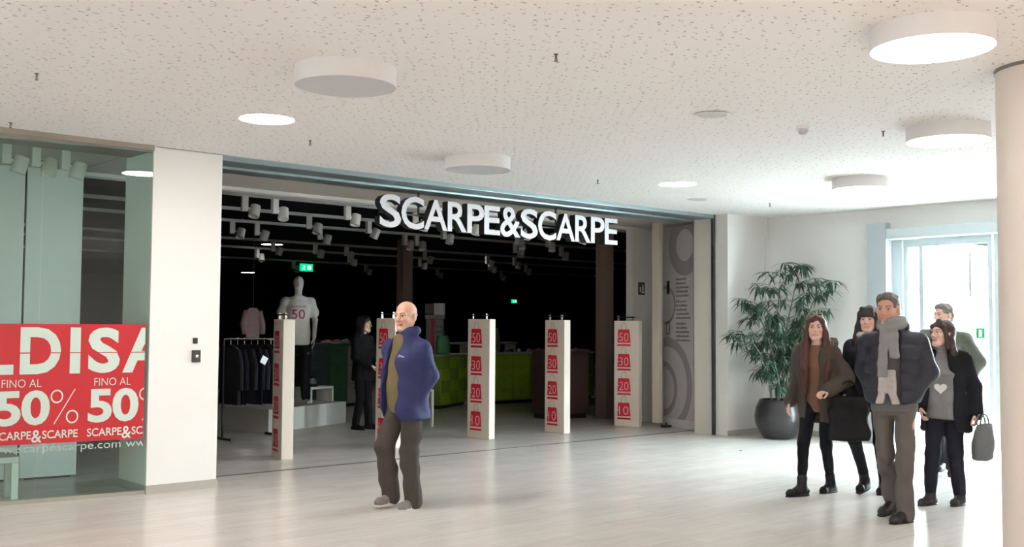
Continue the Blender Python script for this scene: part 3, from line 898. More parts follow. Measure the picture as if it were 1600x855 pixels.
# shelf unit behind the rack with boxes
def shelf_unit(name, label, x, y, rz, w, dpt, h, levels, m_):
    t = thing(name, label, 'shelf', (x, y, 0), rz)
    for sx in (0, w - 0.03): MB().box((sx, 0, 0), (sx + 0.03, dpt, h)).build('side_panel', m_, t)
    MB().box((0.03, dpt - 0.02, 0), (w - 0.03, dpt, h)).build('back_panel', m_, t)
    for z in levels: MB().box((0.03, 0, z - 0.025), (w - 0.03, dpt - 0.02, z)).build('shelf_board', m_, t)
    return t
SHM = mat('shelf_dark_teal', srgb(52, 72, 72), 0.5, var=0.08)
shelf_unit('shelf_unit', 'low dark shelf behind the clothes rack at the left', 6.6, 15.6, 0.2, 1.35, 0.4, 1.12, (0.1, 0.6, 1.12), SHM)
rr = random.Random(5)
for k in range(4):
    t = thing('shoe_box', 'pale shoe box on the low dark shelf at the left, %s from the left' % ORD[k], 'box', (6.78 + 0.31 * k, 15.82 + 0.06 * k, 1.12), 0.2, 'shoe boxes on the left shelf')
    MB().rbox((-0.11, -0.14, 0), (0.11, 0.14, 0.10 + 0.03 * (k % 2)), 0.004).build('box', CARD, t)
    MB().rbox((-0.115, -0.145, 0.085 + 0.03 * (k % 2)), (0.115, 0.145, 0.115 + 0.03 * (k % 2)), 0.004).build('lid', CARD, t)

# dark counter right of the mannequin with drawers
def counter(name, label, x, y, rz, w, dpt, h, cols, rows, m_, md, top):
    t = thing(name, label, 'counter', (x, y, 0), rz)
    MB().box((0, 0.03, 0.06), (w, dpt, h - 0.03)).build('carcass', md, t)
    MB().box((0.02, 0.06, 0), (w - 0.02, dpt - 0.02, 0.06)).build('plinth', BLACKP, t)
    MB().rbox((-0.015, 0, h - 0.03), (w + 0.015, dpt + 0.01, h), 0.006).build('counter_top', top, t)
    dw, dh = w / cols, (h - 0.11) / rows
    for i in range(cols):
        for j in range(rows):
            dr = MB().rbox((i * dw + 0.008, 0.008, 0.07 + j * dh), ((i + 1) * dw - 0.008, 0.03, 0.07 + (j + 1) * dh - 0.012), 0.004).build('drawer', m_[(i * 7 + j * 3) % len(m_)], t)
            MB().rbox((i * dw + dw * 0.35, -0.006, 0.07 + (j + 0.72) * dh), (i * dw + dw * 0.65, 0.01, 0.07 + (j + 0.8) * dh), 0.003).build('drawer_pull', md, dr)
    return t
counter('drawer_counter', 'green drawer counter just right of the bald man', 11.75, 14.95, 0.5, 1.25, 0.5, 0.97, 3, 4, [GREEN, GREEND], GREEND, CARD)
counter('drawer_counter', 'long green drawer counter behind the gate stand in the middle', 13.30, 15.25, -0.04, 2.6, 0.5, 0.98, 6, 4, [GREEN, GREEN, GREEND], GREEND, CARD)
counter('drawer_counter', 'dark teal drawer counter between the mannequin and the woman in black', 9.75, 16.05, 0.35, 1.55, 0.45, 1.16, 3, 3, [SHM, mat('dark_green_front', srgb(54, 92, 62), 0.5), mat('grey_front', srgb(130, 130, 124), 0.5)], SHM, SHM)
BC = thing('cash_counter', 'dark brown counter left of the brown pillar', 'counter', (11.78, 12.22, 0), -0.18)
MB().box((0, 0.02, 0.08), (0.8, 0.5, 1.08)).build('body', DARKB, BC)
MB().box((0.03, 0.05, 0), (0.77, 0.48, 0.08)).build('plinth', BLACKP, BC)
MB().rbox((-0.02, -0.01, 1.08), (0.82, 0.52, 1.12), 0.006).build('counter_top', DARKB, BC)
MB().rbox((0.04, 0.0, 0.14), (0.38, 0.02, 1.04), 0.004).build('front_panel', DARKB, BC)
MB().rbox((0.42, 0.0, 0.14), (0.76, 0.02, 1.04), 0.004).build('front_panel', DARKB, BC)
def blob_bag(name, label, loc, m_, w, h, rz=0, cat='bag', group=None):
    t = thing(name, label, cat, loc, rz, group)
    pr = [(0.40, 0), (0.5, 0.12), (0.48, 0.6), (0.40, 0.9), (0.36, 1.0)]
    m = MB(); m.lathe([(r * w, z * h) for r, z in pr], n=14); o = m.build('bag_body', m_, t, smooth=True); o.scale = (1, 0.55, 1)
    m = MB(); m.tube([(-w * 0.18, 0, h * 0.97)] + [(w * 0.18 * -math.cos(a), 0, h * (1.0 + 0.35 * math.sin(a))) for a in np.linspace(0.1, PI - 0.1, 7)] + [(w * 0.18, 0, h * 0.97)], 0.008, 6); m.build('bag_handle', m_, t)
    return t
blob_bag('paper_bag', 'pale crumpled bag lying on the dark brown counter', (12.22, 12.38, 1.12), mat('pale_bag', srgb(176, 170, 176), 0.7, var=0.2, scale=14), 0.36, 0.21)
blob_bag('shopping_bag', 'green bag on the green drawer counter just right of the bald man', (12.02, 15.27, 0.97), mat('green_bag', srgb(80, 140, 96), 0.6), 0.42, 0.34, 0.5)
blob_bag('shopping_bag', 'olive bag seen above the gate stand next to the dark brown counter', (13.45, 15.55, 0.98), mat('olive_bag', srgb(110, 118, 76), 0.6), 0.40, 0.48, 0)
# shelf board above the green counters
t = thing('wall_shelf', 'long pale shelf standing behind the green drawer counters', 'shelf', (12.7, 16.9, 0), -0.02)
MB().rbox((0, 0, 1.11), (2.6, 0.35, 1.15), 0.006).build('shelf_board', CARD, t)
for x in (0.02, 1.28, 2.52): MB().rbox((x, 0.02, 0), (x + 0.06, 0.33, 1.11), 0.005).build('upright', CARD, t)
# shoes on the counters
def shoe_mesh():
    n = 12
    secs = [(-0.12, 0.02, 0.05), (-0.10, 0.036, 0.08), (-0.04, 0.036, 0.075), (0.02, 0.038, 0.055), (0.08, 0.042, 0.042), (0.12, 0.03, 0.03), (0.135, 0.008, 0.015)]
    vs, fs = [], []
    for (x, w_, h_) in secs:
        for i in range(n):
            q = 2 * PI * i / n
            vs.append((x, w_ * math.cos(q), h_ * 0.5 + h_ * 0.5 * math.sin(q)))
    for j in range(len(secs) - 1):
        for i in range(n): fs.append((j * n + i, (j + 1) * n + i, (j + 1) * n + (i + 1) % n, j * n + (i + 1) % n))
    fs.append(tuple(range(n))); fs.append(tuple((len(secs) - 1) * n + i for i in range(n - 1, -1, -1)))
    return MB().add(vs, fs)
SHOEM = [mat('shoe_grey', srgb(136, 132, 128), 0.5), mat('shoe_black', srgb(26, 26, 28), 0.4), mat('shoe_pale', srgb(196, 188, 180), 0.5), mat('shoe_tan', srgb(150, 112, 90), 0.5)]
for k in range(9):
    t = thing('display_shoe', 'shoe on the long green drawer counter in the dark shop, %s from the left' % ORD[k], 'shoe', (13.55 + 0.26 * k if k else 13.1 + 0.12, 15.45 if k else 15.45, 0.98), 1.2 + rnd.uniform(-0.5, 0.5), 'shoes on the green counters')
    if k == 0: t.location = (13.40, 15.40, 0.98)
    shoe_mesh().build('upper', SHOEM[k % 4], t, smooth=True)
    MB().rbox((-0.118, -0.036, 0), (0.125, 0.036, 0.014), 0.004).build('sole', SHOEM[(k + 1) % 4], t)
for k in range(5):
    a = 0.35
    x, y = 9.9 + 0.28 * k * math.cos(a), 16.25 + 0.28 * k * math.sin(a)
    t = thing('display_shoe', 'shoe on the dark teal counter right of the mannequin, %s from the left' % ORD[k], 'shoe', (x, y, 1.16), 2.2 + rnd.uniform(-0.6, 0.6), 'shoes on the teal counter')
    shoe_mesh().build('upper', SHOEM[(k + 1) % 4], t, smooth=True)
    MB().rbox((-0.118, -0.036, 0), (0.125, 0.036, 0.014), 0.004).build('sole', SHOEM[k % 4], t)
# white little table behind the bald man
t = thing('display_table', 'small white square table in the shop behind the bald man', 'table', (9.42, 12.62, 0), 0.1)
MB().rbox((-0.2, -0.2, 0.52), (0.2, 0.2, 0.55), 0.005).build('table_top', PANW, t)
for sx in (-1, 1):
    for sy in (-1, 1): MB().rbox((sx * 0.18 - 0.02, sy * 0.18 - 0.02, 0), (sx * 0.18 + 0.02, sy * 0.18 + 0.02, 0.52), 0.004).build('leg', PANW, t)
# sunglasses stand
t = thing('sunglasses_stand', 'tall grey revolving sunglasses stand with a white header card behind the bald man', 'display stand', (12.75, 16.45, 0), -0.7)
MB().lathe([(0.26, 0), (0.26, 0.05), (0.05, 0.09), (0.04, 0.42)], n=24).build('base', BLACKP, t, smooth=True)
MB().rbox((-0.17, -0.17, 0.42), (0.17, 0.17, 1.62), 0.01).build('tower', mat('stand_grey', srgb(130, 130, 128), 0.5), t)
MB().box((-0.075, -0.180, 0.62), (-0.0, -0.172, 1.62)).build('red_strip', mat('dark_red_strip', srgb(180, 30, 40), 0.5), t)
hb_ = MB().rbox((-0.02, -0.185, 1.70), (0.19, 0.17, 1.93), 0.005).build('header_card', mat('header_pale', srgb(225, 225, 225), 0.5), t)
MB().box((-0.19, -0.185, 1.62), (0.19, 0.17, 1.70)).build('header_foot', CARD, t)
MB().rbox((-0.19, -0.18, 1.72), (-0.03, 0.17, 1.92), 0.005).build('header_box', DARKG, t)
for k in range(9):
    z = 0.6 + 0.11 * k
    m = MB()
    for s_ in (-1, 1):
        m.tube([(0.09 + s_ * 0.035 + 0.026 * math.cos(a), -0.20, z + 0.02 * math.sin(a)) for a in np.linspace(0, 2 * PI, 9)[:-1]], 0.004, 5, closed=True)
    m.tube([(0.06, -0.19, z + 0.01), (0.12, -0.19, z + 0.01)], 0.003, 5)
    o = m.build('sunglasses', BLACKP, None, loc=(12.75, 16.45, 0), rot=(0, 0, -0.7))
    tag(o, 'pair of dark sunglasses on the tall revolving stand, %s from the bottom' % ORD[k], 'sunglasses', 'sunglasses on the stand')

# ------------------------------------------------------------------ potted plant
POTM = mat('black_glazed_pot', srgb(38, 35, 37), 0.3, var=0.1, scale=5)
PT = thing('potted_plant', 'leafy green bamboo-like plant in a round black pot by the corner', 'potted plant', (12.30, 8.28, 0))
prof = [(0.17, 0), (0.20, 0.01), (0.26, 0.09), (0.305, 0.2), (0.318, 0.30), (0.30, 0.42), (0.255, 0.515), (0.24, 0.53), (0.225, 0.525), (0.24, 0.46)]
MB().lathe(prof, n=48, caps=True).build('pot', POTM, PT, smooth=True)
MB().lathe([(0.24, 0.455), (0.24, 0.462)], n=32).build('soil', mat('dark_soil', srgb(40, 32, 28), 0.9, var=0.3, scale=40, bump=0.5), PT)
LEAF = mat('leaf_dark_green', srgb(48, 78, 58), 0.5, var=0.35, scale=3)
STEM = mat('cane_green_brown', srgb(96, 98, 76), 0.6, var=0.2, scale=20, stretch=(1, 1, 6))
pr = random.Random(21)
sr = Vector((0.744, -0.668, 0)); st_ = Vector((-0.667, -0.743, 0))   # sideways and towards the hall
canes = []
# (side, towards, height, lean side)
for (s0, t0, hgt, ls, lt) in ((-0.08, 0.02, 1.95, -0.16, 0.05), (-0.02, 0.10, 1.75, -0.30, 0.12), (0.06, 0.0, 2.32, 0.22, 0.0), (0.10, 0.08, 2.10, 0.48, 0.05), (0.02, -0.08, 2.2, 0.05, -0.12), (-0.1, 0.1, 1.35, -0.34, 0.2), (0.12, -0.05, 1.6, 0.3, -0.05)):
    pts = []
    for i in range(9):
        q = i / 8
        p_ = sr * (s0 + ls * q * q) + st_ * (t0 + lt * q * q) + Vector((0, 0, 0.46 + (hgt - 0.46) * q))
        pts.append(p_ + sr * 0.02 * math.sin(q * 7 + s0 * 30))
    m = MB(); m.tube(pts, [0.013 - 0.008 * i / 8 for i in range(9)], 7); m.build('cane', STEM, PT, smooth=True)
    canes.append(pts)
LM = MB()
def leaf_blade(base, dirv, ln, wd):
    dirv = dirv.normalized()
    side = dirv.cross(Vector((0, 0, 1)))
    side = side.normalized() if side.length > 1e-3 else Vector((1, 0, 0))
    N = 6
    vs = []
    p_ = base.copy(); dd = dirv.copy()
    prof_ = [0.25, 0.85, 1.0, 0.8, 0.45, 0.02]
    for i in range(N):
        up = side.cross(dd).normalized()
        w_ = wd * prof_[i]
        vs += [tuple(p_ - side * w_ - up * w_ * 0.25), tuple(p_), tuple(p_ + side * w_ - up * w_ * 0.25)]
        p_ = p_ + dd * (ln / (N - 1))
        dd = (dd + Vector((0, 0, -0.22))).normalized()
    fs = []
    for i in range(N - 1):
        for j in range(2):
            fs.append((i * 3 + j, i * 3 + j + 1, i * 3 + j + 4, i * 3 + j + 3))
    if max(v[0] for v in vs) > 0.62 or max(v[1] for v in vs) > 0.58: return
    LM.add(vs, fs)
for ci, pts in enumerate(canes):
    for node in range(2, 9):
        lowq = node / 8
        nb = 2 if node < 8 else 3
        if lowq < 0.35 and ci not in (1, 5, 6): continue
        for b_ in range(nb):
            a = pr.uniform(0, 2 * PI)
            out = sr * math.cos(a) + st_ * math.sin(a) * 0.8
            bl = pr.uniform(0.12, 0.30)
            q0 = pts[node]
            tip = q0 + out * bl + Vector((0, 0, pr.uniform(0.02, 0.15)))
            tip.x = min(tip.x, 0.55); tip.y = min(tip.y, 0.5)
            LM.tube([q0, (q0 + tip) * 0.5 + Vector((0, 0, 0.03)), tip], [0.005, 0.004, 0.003], 5)
            for k in range(pr.randint(14, 19)):
                a2 = pr.uniform(0, 2 * PI)
                o2 = (sr * math.cos(a2) + st_ * math.sin(a2) + out * 0.5)
                dv = o2 + Vector((0, 0, pr.uniform(-1.0, 0.45)))
                bp_ = q0.lerp(tip, pr.uniform(0.35, 1.0))
                leaf_blade(bp_, dv, pr.uniform(0.15, 0.26), pr.uniform(0.011, 0.018))
LM.build('foliage', LEAF, PT, smooth=True)

# ------------------------------------------------------------------ people: smooth distance-field bodies
class Field:
    def __init__(s, lo, hi, h):
        s.o = np.array(lo, np.float32); s.h = h
        n = np.ceil((np.array(hi) - np.array(lo)) / h).astype(int) + 1
        s.v = np.full(n, 1.0, np.float32)
    def _sl(s, lo, hi):
        n = s.v.shape
        i0 = [int(max(0, math.floor((lo[k] - s.o[k]) / s.h))) for k in range(3)]
        i1 = [int(min(n[k], math.ceil((hi[k] - s.o[k]) / s.h) + 1)) for k in range(3)]
        if any(i1[k] <= i0[k] for k in range(3)): return None
        ax = [(s.o[k] + s.h * np.arange(i0[k], i1[k])).astype(np.float32) for k in range(3)]
        return tuple(slice(i0[k], i1[k]) for k in range(3)), ax[0][:, None, None], ax[1][None, :, None], ax[2][None, None, :]
    def put(s, fn, lo, hi, k=0.0, op='u'):
        pad = max(k, 3 * s.h)
        q = s._sl([c - pad for c in lo], [c + pad for c in hi])
        if q is None: return
        sl, X, Y, Z = q
        dd = fn(X, Y, Z)
        v = s.v[sl]
        if op == 'u':
            r = np.minimum(v, dd)
            if k > 0:
                hh = np.maximum(k - np.abs(v - dd), 0) / k
                r = r - hh * hh * k * 0.25
        else:
            nd = -dd
            r = np.maximum(v, nd)
            if k > 0:
                hh = np.maximum(k - np.abs(v - nd), 0) / k
                r = r + hh * hh * k * 0.25
        s.v[sl] = r
    def cap(s, a, b, ra, rb=None, k=0.0, op='u'):
        rb = ra if rb is None else rb
        a = np.array(a, float); b = np.array(b, float)
        ab = b - a; L2 = float(ab @ ab) + 1e-12
        R = max(ra, rb)
        def fn(X, Y, Z):
            px, py, pz = X - a[0], Y - a[1], Z - a[2]
            t = np.clip((px * ab[0] + py * ab[1] + pz * ab[2]) / L2, 0, 1)
            return np.sqrt((px - t * ab[0]) ** 2 + (py - t * ab[1]) ** 2 + (pz - t * ab[2]) ** 2) - (ra + (rb - ra) * t)
        s.put(fn, np.minimum(a, b) - R, np.maximum(a, b) + R, k, op)
    def ell(s, c, r, k=0.0, op='u', R=None):
        c = np.array(c, float); r = np.array(r, float)
        Rm = np.eye(3) if R is None else R
        ext = r.max() if R is not None else r
        def fn(X, Y, Z):
            x, y, z = X - c[0], Y - c[1], Z - c[2]
            lx = (x * Rm[0, 0] + y * Rm[1, 0] + z * Rm[2, 0]) / r[0]
            ly = (x * Rm[0, 1] + y * Rm[1, 1] + z * Rm[2, 1]) / r[1]
            lz = (x * Rm[0, 2] + y * Rm[1, 2] + z * Rm[2, 2]) / r[2]
            k0 = np.sqrt(lx * lx + ly * ly + lz * lz)
            k1 = np.sqrt((lx / r[0]) ** 2 + (ly / r[1]) ** 2 + (lz / r[2]) ** 2) + 1e-6
            return k0 * (k0 - 1) / k1
        s.put(fn, c - ext, c + ext, k, op)
    def loft(s, secs, k=0.0, op='u', round_=0.02):
        """secs: (z, cx, cy, rx, ry)"""
        A_ = np.array(sorted(secs), float)
        z = A_[:, 0]
        def fn(X, Y, Z):
            zz = np.clip(Z, z[0], z[-1])
            cx, cy, rx, ry = (np.interp(zz, z, A_[:, j]).astype(np.float32) for j in (1, 2, 3, 4))
            e = (np.abs((X - cx) / rx) ** 2.3 + np.abs((Y - cy) / ry) ** 2.3) ** (1 / 2.3)
            dd = (e - 1) * np.minimum(rx, ry)
            cz = np.maximum(Z - z[-1], z[0] - Z)
            a1, a2 = dd + round_, cz + round_
            return np.minimum(np.maximum(a1, a2), 0) + np.sqrt(np.maximum(a1, 0) ** 2 + np.maximum(a2, 0) ** 2) - round_
        mx = (np.abs(A_[:, 1]) + A_[:, 3]).max(); my = (np.abs(A_[:, 2]) + A_[:, 4]).max()
        s.put(fn, (-mx, -my, z[0]), (mx, my, z[-1]), k, op)
    def wrinkle(s, amp, freq, seed=0, n=5, zs=1.0):
        r = np.random.RandomState(seed)
        n_ = s.v.shape
        X, Y, Z = [(s.o[k] + s.h * np.arange(n_[k])).astype(np.float32) for k in range(3)]
        X = X[:, None, None]; Y = Y[None, :, None]; Z = Z[None, None, :] * zs
        for i in range(n):
            d_ = r.normal(size=3); d_ /= np.linalg.norm(d_)
            fq = freq * (0.6 + 0.9 * r.rand())
            s.v += (amp / n * 1.6) * np.sin(fq * (d_[0] * X + d_[1] * Y + d_[2] * Z) + r.rand() * 6 + 1.5 * np.sin(fq * 0.4 * (d_[1] * X - d_[0] * Y + 0.5 * Z)))
    def rib(s, amp, pitch, z0, z1, sharp=True):
        """quilting: ridges in z"""
        n_ = s.v.shape
        Z = (s.o[2] + s.h * np.arange(n_[2])).astype(np.float32)
        w_ = np.abs(np.sin(PI * (Z - z0) / pitch)) ** 0.6
        w_ = np.where((Z > z0) & (Z < z1), w_, 0.5)
        s.v -= (amp * (w_ - 0.5))[None, None, :].astype(np.float32)
    def mesh(s, name):
        v = s.v
        neg = v < 0
        nx, ny, nz = v.shape
        cnt8 = np.zeros((nx - 1, ny - 1, nz - 1), np.int8)
        for i in (0, 1):
            for j in (0, 1):
                for k in (0, 1):
                    cnt8 += neg[i:nx - 1 + i, j:ny - 1 + j, k:nz - 1 + k]
        mixed = (cnt8 > 0) & (cnt8 < 8)
        idx = np.argwhere(mixed)
        acc = np.zeros((len(idx), 3)); cn = np.zeros(len(idx))
        I, J, K = idx.T
        for ax in range(3):
            o1, o2 = [q for q in range(3) if q != ax]
            for a in (0, 1):
                for b in (0, 1):
                    p0 = [0, 0, 0]; p0[o1] = a; p0[o2] = b
                    p1 = list(p0); p1[ax] = 1
                    va = v[I + p0[0], J + p0[1], K + p0[2]]; vb = v[I + p1[0], J + p1[1], K + p1[2]]
                    m = (va < 0) != (vb < 0)
                    t = va[m] / (va[m] - vb[m])
                    c = np.tile(np.array(p0, float), (m.sum(), 1)); c[:, ax] += t
                    acc[m] += c; cn[m] += 1
        co = s.o + s.h * (idx + acc / cn[:, None])
        ids = np.full(mixed.shape, -1, np.int64)
        ids[mixed] = np.arange(len(idx))
        quads = []
        ch = neg[:-1, 1:-1, 1:-1] != neg[1:, 1:-1, 1:-1]
        e = np.argwhere(ch); i, j, k = e[:, 0], e[:, 1] + 1, e[:, 2] + 1
        q = np.stack([ids[i, j - 1, k - 1], ids[i, j, k - 1], ids[i, j, k], ids[i, j - 1, k]], 1)
        fl_ = ~neg[i, j, k]; q[fl_] = q[fl_][:, ::-1]; quads.append(q)
        ch = neg[1:-1, :-1, 1:-1] != neg[1:-1, 1:, 1:-1]
        e = np.argwhere(ch); i, j, k = e[:, 0] + 1, e[:, 1], e[:, 2] + 1
        q = np.stack([ids[i - 1, j, k - 1], ids[i - 1, j, k], ids[i, j, k], ids[i, j, k - 1]], 1)
        fl_ = ~neg[i, j, k]; q[fl_] = q[fl_][:, ::-1]; quads.append(q)
        ch = neg[1:-1, 1:-1, :-1] != neg[1:-1, 1:-1, 1:]
        e = np.argwhere(ch); i, j, k = e[:, 0] + 1, e[:, 1] + 1, e[:, 2]
        q = np.stack([ids[i - 1, j - 1, k], ids[i, j - 1, k], ids[i, j, k], ids[i - 1, j, k]], 1)
        fl_ = ~neg[i, j, k]; q[fl_] = q[fl_][:, ::-1]; quads.append(q)
        q = np.concatenate(quads)
        q = q[(q >= 0).all(1)]
        me = bpy.data.meshes.new(name)
        me.vertices.add(len(co)); me.vertices.foreach_set('co', co.astype(np.float32).ravel())
        me.loops.add(4 * len(q)); me.loops.foreach_set('vertex_index', q.ravel().astype(np.int32))
        me.polygons.add(len(q)); me.polygons.foreach_set('loop_start', np.arange(0, 4 * len(q), 4, dtype=np.int32))
        me.polygons.foreach_set('use_smooth', np.ones(len(q), bool))
        me.update(calc_edges=True)
        return me, co

def field_obj(name, fld, m, parent, colors=None, smooth_it=1):
    me, co = fld.mesh(name)
    if colors is not None:
        ca = me.color_attributes.new('tone', 'FLOAT_COLOR', 'POINT')
        ca.data.foreach_set('color', colors(co).astype(np.float32).ravel())
    me.materials.append(m)
    o = bpy.data.objects.new(name, me)
    COL.objects.link(o)
    o.parent = parent
    if smooth_it:
        md = o.modifiers.new('smooth', 'SMOOTH'); md.factor = 0.5; md.iterations = smooth_it
    return o

def skin_mat():
    if 'skin' in MATS: return MATS['skin']
    m = bpy.data.materials.new('skin'); m.use_nodes = True
    nt = m.node_tree; b = nt.nodes['Principled BSDF']
    at = nt.nodes.new('ShaderNodeAttribute'); at.attribute_name = 'tone'
    nz = nt.nodes.new('ShaderNodeTexNoise'); nz.inputs['Scale'].default_value = 60
    mr = nt.nodes.new('ShaderNodeMapRange'); mr.inputs['To Min'].default_value = 0.92; mr.inputs['To Max'].default_value = 1.08
    nt.links.new(nz.outputs['Fac'], mr.inputs['Value'])
    sc_ = nt.nodes.new('ShaderNodeVectorMath'); sc_.operation = 'SCALE'
    nt.links.new(at.outputs['Color'], sc_.inputs[0]); nt.links.new(mr.outputs[0], sc_.inputs['Scale'])
    nt.links.new(sc_.outputs[0], b.inputs['Base Color'])
    b.inputs['Roughness'].default_value = 0.48
    b.inputs['Specular IOR Level'].default_value = 0.4
    MATS['skin'] = m
    return m

def hair_mat(name, rgb):
    return mat(name, rgb, 0.5, spec=0.35, var=0.35, scale=30, bump=0.6, bscale=60, stretch=(3, 3, 0.35))

def cloth(name, rgb, rough=0.85, var=0.12, spec=0.15, bump=0.15, scale=9):
    return mat(name, rgb, rough, spec=spec, var=var, scale=scale, bump=bump, bscale=120)

def P(l, f, u): return np.array([l, -f, u], float)
def rotz(a):
    c, s = math.cos(a), math.sin(a)
    return np.array([[c, -s, 0], [s, c, 0], [0, 0, 1.0]])
def rotx(a):
    c, s = math.cos(a), math.sin(a)
    return np.array([[1, 0, 0], [0, c, -s], [0, s, c.real]])
def roty(a):
    c, s = math.cos(a), math.sin(a)
    return np.array([[c, 0, s], [0, 1, 0], [-s, 0, c]])

class Person:
    def __init__(s, name, label, pos, az, H, j, head_az=None, head_pitch=0.0, head_roll=0.0, hs=1.0, group=None, cat='person'):
        s.k = H / 1.75
        s.az = math.radians(az)
        s.root = thing(name, label, cat, (pos[0], pos[1], pos[2] if len(pos) > 2 else 0), s.az + PI / 2, group)
        s.j = {n: P(*v) * s.k for n, v in j.items()}
        ha = 0.0 if head_az is None else math.radians(head_az) - s.az
        s.hk = (0.9 + 0.1 * s.k) * hs
        s.HR = rotz(ha) @ rotx(head_pitch) @ roty(head_roll)
        s.hc = s.j['head']
        s.lo = np.min(np.array(list(s.j.values())), 0) - 0.24
        s.hi = np.max(np.array(list(s.j.values())), 0) + 0.24
        s.lo[2] = -0.03
        s.hi[2] = s.hc[2] + 0.2
    def h(s, l, f, u):       # head-local point
        return s.hc + s.HR @ (np.array([l, -f, u]) * s.hk)
    def hand(s, F, wrist, elbow, side, palm=None, curl=0.5, grip=False, kk=1.0):
        w = s.j[wrist] if isinstance(wrist, str) else wrist
        e = s.j[elbow]
        d_ = (w - e); d_ /= np.linalg.norm(d_)
        n_ = np.array(palm if palm is not None else (-side, 0, 0), float)   # palm faces the thigh
        n_ = n_ - d_ * (n_ @ d_); n_ /= np.linalg.norm(n_)
        t_ = np.cross(n_, d_)
        fwd = np.array([0, -1, 0.3])
        if t_ @ fwd < 0: t_ = -t_
        q = s.k * kk
        kn = []
        for (o, ln, rr_) in ((0.031, 0.070, 0.0085), (0.010, 0.079, 0.009), (-0.011, 0.073, 0.0085), (-0.031, 0.058, 0.0078)):
            k0 = w + (d_ * 0.088 + t_ * o) * q
            F.cap(w + (d_ * 0.015 + t_ * o * 0.5) * q, k0, 0.0135 * q, 0.0115 * q, 0.012)
            kn.append((k0, ln, rr_, o))
        for (k0, ln, rr_, o) in kn:
            p = k0; a = curl * 0.45
            for seg, fr_ in enumerate((0.45, 0.30, 0.25)):
                dv = d_ * math.cos(a) + n_ * math.sin(a) + t_ * o * 1.6 * (1 if seg == 0 else 0.4)
                dv /= np.linalg.norm(dv)
                p2 = p + dv * ln * fr_ * q
                F.cap(p, p2, rr_ * q * (1 - 0.07 * seg), rr_ * q * (0.93 - 0.08 * seg), 0.003)
                p = p2; a += curl * (0.75 if not grip else 1.25)
        b = w + (d_ * 0.022 + t_ * 0.022) * q
        m1 = b + (d_ * 0.032 + t_ * 0.030 + n_ * 0.014) * q
        m2 = m1 + (d_ * 0.030 + t_ * 0.010 + n_ * 0.012) * q
        m3 = m2 + (d_ * 0.024 + n_ * 0.010) * q
        F.cap(b, m1, 0.014 * q, 0.0115 * q, 0.01); F.cap(m1, m2, 0.0108 * q, 0.0095 * q, 0.004); F.cap(m2, m3, 0.0095 * q, 0.008 * q, 0.003)
    def body(s, tone, browc=(0.05, 0.03, 0.02), lip=None, female=False, hands=None, age=0, eyes=True, m=None, res=0.0055):
        F = Field(s.lo, s.hi, res)
        k = s.k; j = s.j
        px, py, pz = j['pelvis']
        cx, cy, cz = j['chest']
        def tx(t): return px + (cx - px) * t, py + (cy - py) * t
        secs = []
        for (u, rx, ry) in ((0.84, .15, .105), (.95, .158, .11), (1.06, .132, .098), (1.2, .132, .09), (1.33, .142, .088), (1.42, .105, .066), (1.47, .058, .055)):
            a, b = tx((u * k - pz) / max(1e-3, cz - pz))
            secs.append((u * k, a, b, rx * k, ry * k))
        F.loft(secs, 0.02)
        for sd in ('l', 'r'):
            F.cap(j['hip' + sd], j['knee' + sd], .082 * k, .052 * k, .03)
            F.cap(j['knee' + sd], j['ankle' + sd], .052 * k, .035 * k, .02)
            toe = j['toe' + sd]
            F.cap(j['ankle' + sd] + np.array([0, 0, -.03 * k]), j['ankle' + sd] * .4 + toe * .6 + np.array([0, 0, -.012 * k]), .027 * k, .014 * k, .02)
            sh = j['sho' + sd] + np.array([0, 0, -.05 * k])
            F.cap(j['chest'] + np.array([0, 0, .03 * k]), sh, .055 * k, .046 * k, .03)
            F.cap(sh, j['elb' + sd], .046 * k, .037 * k, .02)
            F.cap(j['elb' + sd], j['wri' + sd], .038 * k, .026 * k, .015)
        for hd in (hands or [dict(sd='l'), dict(sd='r')]):
            sd = hd['sd']
            s.hand(F, 'wri' + sd, 'elb' + sd, 1 if sd == 'l' else -1, hd.get('palm'), hd.get('curl', .5), hd.get('grip', False))
        q = s.hk; h = s.h
        F.cap(j['neck'], s.h(0, -0.012, -0.06), .058 * q * (0.88 if female else 1.0), .053 * q * (0.88 if female else 1), .03)
        R = s.HR
        F.ell(h(0, -.014, .036), np.array([.074, .096, .082]) * q, .01, R=R)
        F.ell(h(0, .030, -.032), np.array([.059 if female else .063, .060, .080]) * q, .03, R=R)
        for sx in (-1, 1):
            F.cap(h(sx * .055, -.005, -.045), h(sx * .02, .06, -.098), .022 * q, .017 * q, .03)   # jaw line
            F.ell(h(sx * .036, .062, -.024), np.array([.024, .022, .022]) * q, .02, R=R)
            F.ell(h(sx * .078, -.012, -.006), np.array([.011, .021, .033]) * q, .008, R=R)
            F.ell(h(sx * .031, .101, .002), np.array([.02, .017, .013]) * q, .012, op='s', R=R)
            F.ell(h(sx * .031, .078, .001), np.array([.0135, .0135, .0125]) * q, .004, R=R)
            F.cap(h(sx * .012, .089, .022), h(sx * .046, .076, .024), .011 * q, .009 * q, .012)
            F.ell(h(sx * .0125, .099, -.033), np.array([.009, .012, .008]) * q, .006, R=R)
        F.ell(h(0, .074, -.098), np.array([.026, .02, .019]) * q, .025, R=R)
        F.cap(h(0, .088, .012), h(0, .112, -.026), .0085 * q, .0125 * q, .012)
        F.cap(h(-.020, .088, -.060), h(.020, .088, -.060), .0062 * q, .0062 * q, .006)
        F.cap(h(-.016, .087, -.071), h(.016, .087, -.071), .0075 * q, .0075 * q, .006)
        F.cap(h(-.022, .101, -.0655), h(.022, .101, -.0655), .0035 * q, .0035 * q, .004, op='s')
        hc, HR, hk = s.hc, s.HR, s.hk
